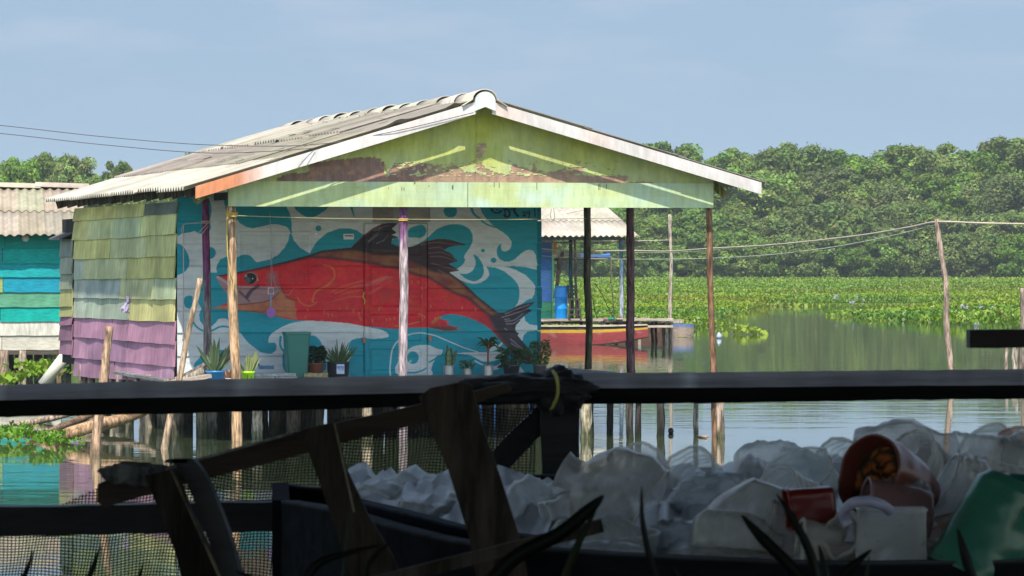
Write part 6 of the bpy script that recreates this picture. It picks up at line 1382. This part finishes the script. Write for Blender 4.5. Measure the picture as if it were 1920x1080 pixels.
items=[
 # kind, px, py (start point), Y, axis, profile, colour, material, squash, crush, rib, label
 ('cup',655,915,6.95,(1,.2,-.15),cup(.055,.12),(0.47,0.49,0.47),'film',.8,.2,.02,'cloudy ribbed cup just right of the second slat, farthest left in the heap','plastic_cup'),
 ('cup',700,900,6.9,(.5,.8,.25),cup(.05,.12),(0.56,0.58,0.57),'film',.9,.2,.0,'crumpled clear cup at the top of the heap between the two big slats','plastic_cup'),
 ('box',740,935,6.75,(1,.1,-.2),cup(.06,.13),(0.56,0.56,0.54),'film',.7,.15,.03,'ribbed square tub between the two big slats, brown dirt in its bottom','plastic_tub'),
 ('cup',800,950,6.7,(.5,.75,.3),cup(.05,.10),(0.63,0.66,0.65),'film',.8,.25,.0,'pale torn cup touching the left side of the widest slat','plastic_cup'),
 ('cup',830,905,7.0,(.9,.3,-.2),cup(.045,.1),(0.50,0.50,0.50),'film',.8,.2,.02,'greyish cup with an orange stain left of the widest slat','plastic_cup'),
 ('cup',940,955,6.6,(.5,.7,.4),cup(.06,.13),(0.69,0.72,0.71),'film',.6,.3,.0,'flattened pale cup just right of the widest slat','plastic_cup'),
 ('cup',985,930,6.9,(.7,.7,-.1),cup(.055,.12),CL,'film',.8,.2,.03,'ribbed clear cup half hidden below the black brace','plastic_cup'),
 ('box',1040,965,6.5,(.95,.2,.3),cup(.06,.13),CL,'film',.7,.3,.0,'crumpled clear box left of the cup with amber sediment','plastic_box'),
 ('cup',1165,985,6.25,(0.02,.1,-1),cup(.058,.13,.85),(0.67,0.70,0.69),'film',.9,.08,.0,'upright tapered cup with amber sediment in the middle of the heap','plastic_cup'),
 ('dome',1190,935,6.45,(-.85,.2,.45),[(.075,-.02),(.082,.03),(.078,.07),(.05,.095),(.028,.105),(.026,.125),(.030,.135),(.001,.138)],(0.58,0.56,0.54),'film',.95,.14,.0,'big clear domed bottle with a knobbed end, tallest left of the open gap','plastic_bottle'),
 ('cup',1190,868,6.9,(.3,.7,-.5),cup(.06,.14),CL,'film',.9,.2,.0,'pointed clear cup standing behind the big domed bottle','plastic_cup'),
 ('cup',1235,905,6.8,(-.5,.7,-.3),cup(.055,.12),(0.56,0.57,0.55),'film',.9,.2,.03,'ribbed pale cup right behind the big domed bottle','plastic_cup'),
 ('bag',1330,915,6.6,.062,(1.35,.9,.75),(.62,.66,.69),'largest crumpled clear bag with a peak, in the middle of the heap','plastic_bag'),
 ('bottle',1370,900,6.85,(.9,.2,-.35),bottle(.055,.17),(0.58,0.55,0.54),'film',.7,.3,.05,'brownish pink crushed bottle right of the largest bag','plastic_bottle'),
 ('bag',1255,990,6.3,.043,(1.3,.9,.9),(.50,.52,.55),'twisted glossy clear bag in front of the largest bag','plastic_bag'),
 ('bottle',1370,950,6.2,(.62,.1,-.8),[(.001,-.03),(.06,-.02),(.092,.03),(.098,.08),(.098,.2),(.001,.2)],CW_,'film',.85,.08,.0,'wide milky jug lying in the front row behind the dark leaves','plastic_jug'),
 ('cup',1495,885,6.6,(.3,.75,-.5),cup(.060,.12),(0.64,0.68,0.64),'film',.75,.15,.0,'greenish white crumpled tub left of the big terracotta tube','plastic_tub'),
 ('cup',1565,875,6.95,(.6,.7,-.2),cup(.055,.12),(0.58,0.59,0.54),'film',.9,.2,.03,'faint ribbed cup behind the greenish white tub','plastic_cup'),
 ('box',1478,955,6.1,(1,.1,.12),cup(.030,.07),(.20,.015,.012),'opaque',.9,.06,.0,'small dark red cup lying left of the terracotta tube','plastic_cup'),
 ('tube',1628,888,6.15,(.62,.62,-.24),[(.052,.05),(.056,.02),(.060,.0),(.062,-.002),(.064,.0),(.060,.05),(.050,.10),(.030,.145),(.001,.16)],(.22,.06,.045),'opaque',.95,.06,.0,'big terracotta-red open tube full of dirt on top of the heap','plastic_tube'),
 ('dome',1745,845,6.6,(-.8,.2,-.15),[(.001,-.05),(.02,-.045),(.024,-.02),(.03,-.01),(.056,.02),(.06,.07),(.05,.12),(.001,.14)],(0.42,0.36,0.33),'film',.8,.2,.0,'brown-stained clear bottle at the highest point of the heap','plastic_bottle'),
 ('cup',1700,862,6.55,(.55,.65,-.4),cup(.055,.13),CL,'film',.85,.15,.04,'ribbed clear cup under the brown-stained bottle','plastic_cup'),
 ('cup',1620,960,6.1,(.9,.1,-.15),cup(.052,.1),(.30,.16,.17),'opaque',.9,.1,.0,'dark wine-red mug lying below the terracotta tube','plastic_mug'),
 ('bag',1690,930,6.15,.055,(1.2,.8,.7),(.58,.6,.66),'crinkled shiny clear wrapper below the terracotta tube','plastic_wrapper'),
 ('box',1672,955,5.98,(.0,.05,-1),[(.05,.0),(.052,.10),(.001,.1)],(0.69,0.72,0.74),'film',.35,.04,.0,'upright square milky container in the front row with a black scratch','plastic_box'),
 ('cup',1790,860,6.5,(1,.2,.05),[(.045,0),(.035,.05),(.03,.09),(.04,.12)],(0.67,0.68,0.69),'film',.9,.12,.04,'waisted ribbed clear cup lying right of the brown-stained bottle','plastic_cup'),
 ('cup',1850,850,6.9,(.5,.75,-.3),cup(.055,.12),(0.63,0.64,0.59),'film',.9,.15,.0,'angular clear tub on the skyline of the heap near the right edge','plastic_tub'),
 ('cup',1905,855,6.8,(.4,.8,-.2),cup(.05,.12),(0.50,0.25,0.18),'film',.9,.15,.0,'clear tub with an orange tint at the right end of the heap','plastic_tub'),
 ('cup',1770,905,6.25,(.9,.2,-.45),cup(.058,.13),(0.60,0.60,0.59),'film',.6,.35,.06,'crumpled ribbed sheet between the terracotta tube and the green can','plastic_sheet'),
 ('bottle',1870,880,6.5,(.9,.3,.05),bottle(.05,.16),(0.52,0.52,0.49),'film',.75,.3,.04,'grey crushed bottle above the green can at the right edge','plastic_bottle'),
 ('can',1885,935,6.0,(-.42,-.1,-.85),[(.001,-.03),(.040,-.03),(.054,-.015),(.058,.02),(.068,.13),(.001,.13)],(.05,.23,.17),'opaque',.9,.08,.0,'large turquoise green plastic can tipped over at the lower right','plastic_can'),
 ('can',1930,960,6.15,(-.2,-.1,-.9),[(.001,-.06),(.05,-.05),(.07,.0),(.08,.10),(.001,.12)],(.02,.16,.13),'opaque',.9,.1,.0,'second green can cut by the right edge behind the large one','plastic_can'),
 ('cup',1755,980,6.15,(.3,.1,-.9),cup(.04,.1),(0.50,0.30,0.20),'film',.9,.15,.0,'orange-tinted cup just right of the upright milky container','plastic_cup'),
 ('box',1500,1020,6.05,(.9,.1,-.1),cup(.035,.06),(0.67,0.64,0.61),'film',.7,.2,.0,'small white cup in the front row left of the dark mug','plastic_cup'),
 ('cup',1440,985,6.15,(.9,.15,-.2),cup(.045,.12),(0.50,0.47,0.46),'film',.6,.35,.05,'dull beige crushed cup in the front row behind two dark leaves','plastic_cup'),
 ('bag',1580,1035,6.05,.038,(1.9,.8,.5),(.58,.52,.5),'long beige crumple lying along the dinghy side below the mug','plastic_bag'),
 ('bag',1790,1035,6.05,.036,(3.0,.8,.45),(.60,.60,.60),'flat white crumple lying along the dinghy side below the green can','plastic_bag'),
 ('bottle',1040,1000,6.22,(.95,.1,.2),bottle(.05,.15),(0.56,0.58,0.57),'film',.75,.25,.05,'crushed clear ribbed bottle behind the thick leaning leaf','plastic_bottle'),
 ('bottle',1380,872,7.05,(.95,.2,.0),bottle(.045,.17),(0.56,0.57,0.56),'film',.7,.3,.04,'dim pale crushed bottle at the back of the heap left of the greenish tub','plastic_bottle'),
 ('bag',1350,1030,6.1,.04,(2.2,.8,.5),(.52,.5,.49),'pinkish beige crumple in front of the glossy twisted bag','plastic_bag'),
 ('cup',1290,868,6.75,(.3,.75,-.4),cup(.05,.11),CL,'film',.9,.15,.05,'ribbed cup poking up behind the left side of the largest bag','plastic_cup'),
 ('cup',1455,925,6.4,(.55,.75,-.25),cup(.045,.10),CW_,'film',.85,.15,.05,'ribbed white cup lying between the largest bag and the dark red cup','plastic_cup'),
 ('cup',1010,905,7.05,(.7,.3,-.4),cup(.045,.10),CL,'film',.85,.2,.05,'faint ribbed cup at the back just right of the widest slat','plastic_cup'),
 ('cup',1580,1000,6.02,(.5,.8,-.2),cup(.036,.08),CW_,'film',.8,.2,.04,'small white ribbed cup between the milky jug and the upright container','plastic_cup'),
 ('bottle',1300,985,6.12,(.9,.1,-.1),bottle(.040,.14),CL,'film',.85,.15,.04,'small ribbed clear bottle lying left of the milky jug','plastic_bottle'),
 ('cup',1060,925,6.7,(.4,.8,.25),cup(.05,.11),CW_,'film',.8,.25,.04,'crushed whitish cup left of the big domed bottle','plastic_cup'),
 ('cup',1800,900,6.3,(.9,.2,-.2),cup(.045,.11),CW_,'film',.85,.15,.05,'ribbed whitish cup lying right of the terracotta tube','plastic_cup'),
 ('bag',1130,1020,6.1,.035,(2.4,.8,.5),(.50,.52,.55),'crumpled film along the dinghy side left of the upright cup','plastic_bag'),
]
for i,it in enumerate(items):
    k=it[0]; dy_=float(np.interp(it[1],[640,900,1000,1060,1110,1240,1300,1450],[68,62,50,42,8,24,16,0])); it=(it[0],it[1],it[2]+dy_)+tuple(it[3:]); c=at(it[1],it[2],it[3])
    if k=='bag':
        _,px,py,Y_,r,sq_,cc,lab,nm=it; o=lump(nm,c,r*.92,sq_,M['film'],cc,.42,1.7,i*1.3,4,None,.55)
        tag(o,lab,nm.replace('plastic_',''),GP)
    else:
        _,px,py,Y_,ax,prof,cc,mt,sqs,crs,rb,lab,nm=it
        if k=='tube':
            rt=empty('plastic_tube',c,lab,'tube',GP); shell('wall',c,ax,prof,34,cc,mt,sqs,crs,i,rb,parent=rt)
            ax_=Vector(ax).normalized(); b=MB((.05,.03,.02)); 
            a_=ax_.cross(Vector((0,1,.01))).normalized(); b2_=ax_.cross(a_).normalized(); vs=[c+ax_*.03];ks=[(.05,.03,.02)];fs=[]
            for rg_ in range(1,7):
                for q in range(24): an=q*math.pi/12; rr=.05*rg_/6; vs.append(c+ax_*(.03+.012*mnoise.noise(Vector((rg_,q*.5,1))))+a_*math.cos(an)*rr+b2_*math.sin(an)*rr); ks.append((.40,.12,.03) if mnoise.noise(Vector((rg_*.8,q*.45,3)))>.08 else (.03,.018,.012))
            for q in range(24): fs.append((0,1+q,1+(q+1)%24))
            for rg_ in range(5):
                for q in range(24): fs.append((1+rg_*24+q,1+(rg_+1)*24+q,1+(rg_+1)*24+(q+1)%24,1+rg_*24+(q+1)%24))
            b.add(vs,fs,ks).build('dirt',M['clay'],rt)
            continue
        o=shell(nm,c,ax,prof,32,cc,mt,sqs,crs,i*2.1,rb,sq=1.0 if k=='box' else 0,roll=random.uniform(0,.4) if k!='box' else .0)
        if 'amber' in lab:
            lab0=o; b_=shell('sediment',c+Vector((0,0,-.045)),(0,.1,-1),[(.001,0),(.0575,0),(.054,.07),(.001,.072)],24,(.50,.20,.06),'opaque',.9,.05,3)
            wl=o.location.copy(); b_.parent=o; b_.location=b_.location-wl
        tag(o,lab,nm.replace('plastic_',''),GP)
# fillers deep in the heap are a real layer of film under the things above
b=MB((.45,.48,.5)); NX,NYY=90,16; vs=[];ks=[];fs=[]
for j in range(NYY):
    for i in range(NX):
        px=640+i*15.5; t=j/(NYY-1); Yf=np.interp(px,[640,880,1100,2100],[6.75,6.4,6.05,6.0])+.05; Yb_=7.3; Y_=Yf+(Yb_-Yf)*t
        ztop=1.80+.02*math.sin(px*.01) if px<1150 else 1.81; zf=CH+(HY-(1075 if px>900 else 1010))/F*Yf; z=zf+(np.interp(px,[640,900,1000,1200,1400,1700,2000],[1.755,1.765,1.755,1.76,1.775,1.79,1.80])-zf)*math.sin(math.pi/2*min(1,t*1.5))
        z+=.030*mnoise.noise(Vector((px*.02,Y_*7,0)))+.02*mnoise.noise(Vector((px*.05,Y_*19,4))); vs.append(Vector(((px-960)/F*Y_,Y_,z))); q=mnoise.noise(Vector((px*.03,Y_*9,9)))*.5+.5; ks.append(tuple(v*(.35+.8*q) for v in (.42,.42,.43)))
for j in range(NYY-1):
    for i in range(NX-1): a=j*NX+i; fs.append((a,a+1,a+NX+1,a+NX))
o=raw('plastic_litter',vs,fs,M['opaque'],None,ks,True); tag(o,'tangle of crushed plastic film filling the dinghy under the containers','litter',kind='stuff')
lp=empty('handle_ring',at(1622,955,5.95),'pale lavender plastic ring handle lying over the dark mug','handle'); bpy.data.objects.remove(lp)
b=MB((.52,.52,.72)); b.tube(spline([at(1590,985,5.95),at(1582,970,5.95),at(1590,950,5.93),at(1608,941,5.92),at(1630,940,5.92),at(1655,948,5.93),at(1668,958,5.95)],6),.008,9); tag(b.build('ring_handle',M['opaque'],None,True),'pale lavender plastic ring handle lying over the dark mug','handle')
# ------------------------------------------------------------------ dark leaves close to the camera
def blades(label,bl,Y,root_px,c=(.004,.007,.005)):
    rt=empty('spiky_plant',Vector(((root_px-960)/F*Y,Y,1.11)),label,'plant','dark spiky plants near the camera')
    for k,(pts,w0,w1,cc) in enumerate(bl):
        P=[at(px,py,Y+.02*k) for px,py in pts]; P=[Vector(((root_px-960)/F*Y+(P[0].x-(root_px-960)/F*Y)*.8,Y,1.12)),Vector(((root_px-960)/F*Y+(P[0].x-(root_px-960)/F*Y)*.95,Y,P[0].z-.05))]+P; S=spline(P,8); n=len(S); vs=[];fs=[];ks=[]
        for i,p in enumerate(S):
            t=i/(n-1); d=(S[min(i+1,n-1)]-S[max(i-1,0)]).normalized(); sd=d.cross(Vector((0,1,0))).normalized(); w=.78*(w0+(w1-w0)*t)/F*Y*(min(1,(1-t)*5)**.6 if w1<w0*.5 or True else 1)
            vs+=[p-sd*w/2,p+Vector((0,-w*.3,0)),p+sd*w/2,p+Vector((0,w*.1,0))]; ks+=[cc or c]*4
        for i in range(n-1):
            for q in range(4): a=i*4+q; b_=i*4+(q+1)%4; fs.append((a,b_,b_+4,a+4))
        MB(c).add(vs,fs,ks).build('leaf',M['leaf'],rt,True)
GR=(.018,.03,.008)
blades('dark spiky plant with one thick leaf leaning up to the right, centre foreground',[([(900,1130),(960,1050),(1050,1000),(1105,955),(1132,928)],44,30,None),([(1050,1120),(1075,1040),(1120,950)],26,16,GR),([(830,1130),(850,1090),(880,1075)],30,16,None)],4.6,940)
blades('dark plant with a slender upright leaf right of the amber cup',[([(1245,1130),(1222,1060),(1205,980),(1203,910)],28,10,None),([(1290,1120),(1275,1085),(1262,1060)],20,8,GR)],4.7,1250)
blades('fan of four black leaves in front of the milky jug',[([(1520,1120),(1480,1060),(1430,1010),(1390,965)],34,26,None),([(1535,1120),(1520,1040),(1485,970),(1455,925)],40,12,None),([(1545,1130),(1548,1080),(1535,1020)],34,16,None),([(1560,1120),(1590,1070),(1635,1030)],36,18,None)],4.6,1540)
blades('single black leaf in front of the green can',[([(1835,1130),(1815,1060),(1795,990)],30,22,None),([(1620,1125),(1625,1080),(1630,1040)],14,6,GR)],4.6,1840)
blades('dark drooping leaves in front of the second slat of the broken frame',[([(560,1130),(575,1085),(610,1050),(720,1020)],40,14,None),([(520,1130),(480,1090),(440,1070)],30,10,None),([(640,1120),(650,1030),(655,960)],18,8,(.02,.03,.012)),([(700,1120),(690,1060),(740,1010)],26,10,None)],4.6,600)
blades('dark leaf tips low at the left corner of the picture',[([(20,1130),(50,1070),(62,1030)],26,8,None),([(150,1130),(172,1070),(190,1020)],30,8,None),([(250,1120),(262,1080),(270,1050)],18,6,None)],4.7,120)
# stir the names of the two spare datablocks
bpy.context.view_layer.update()
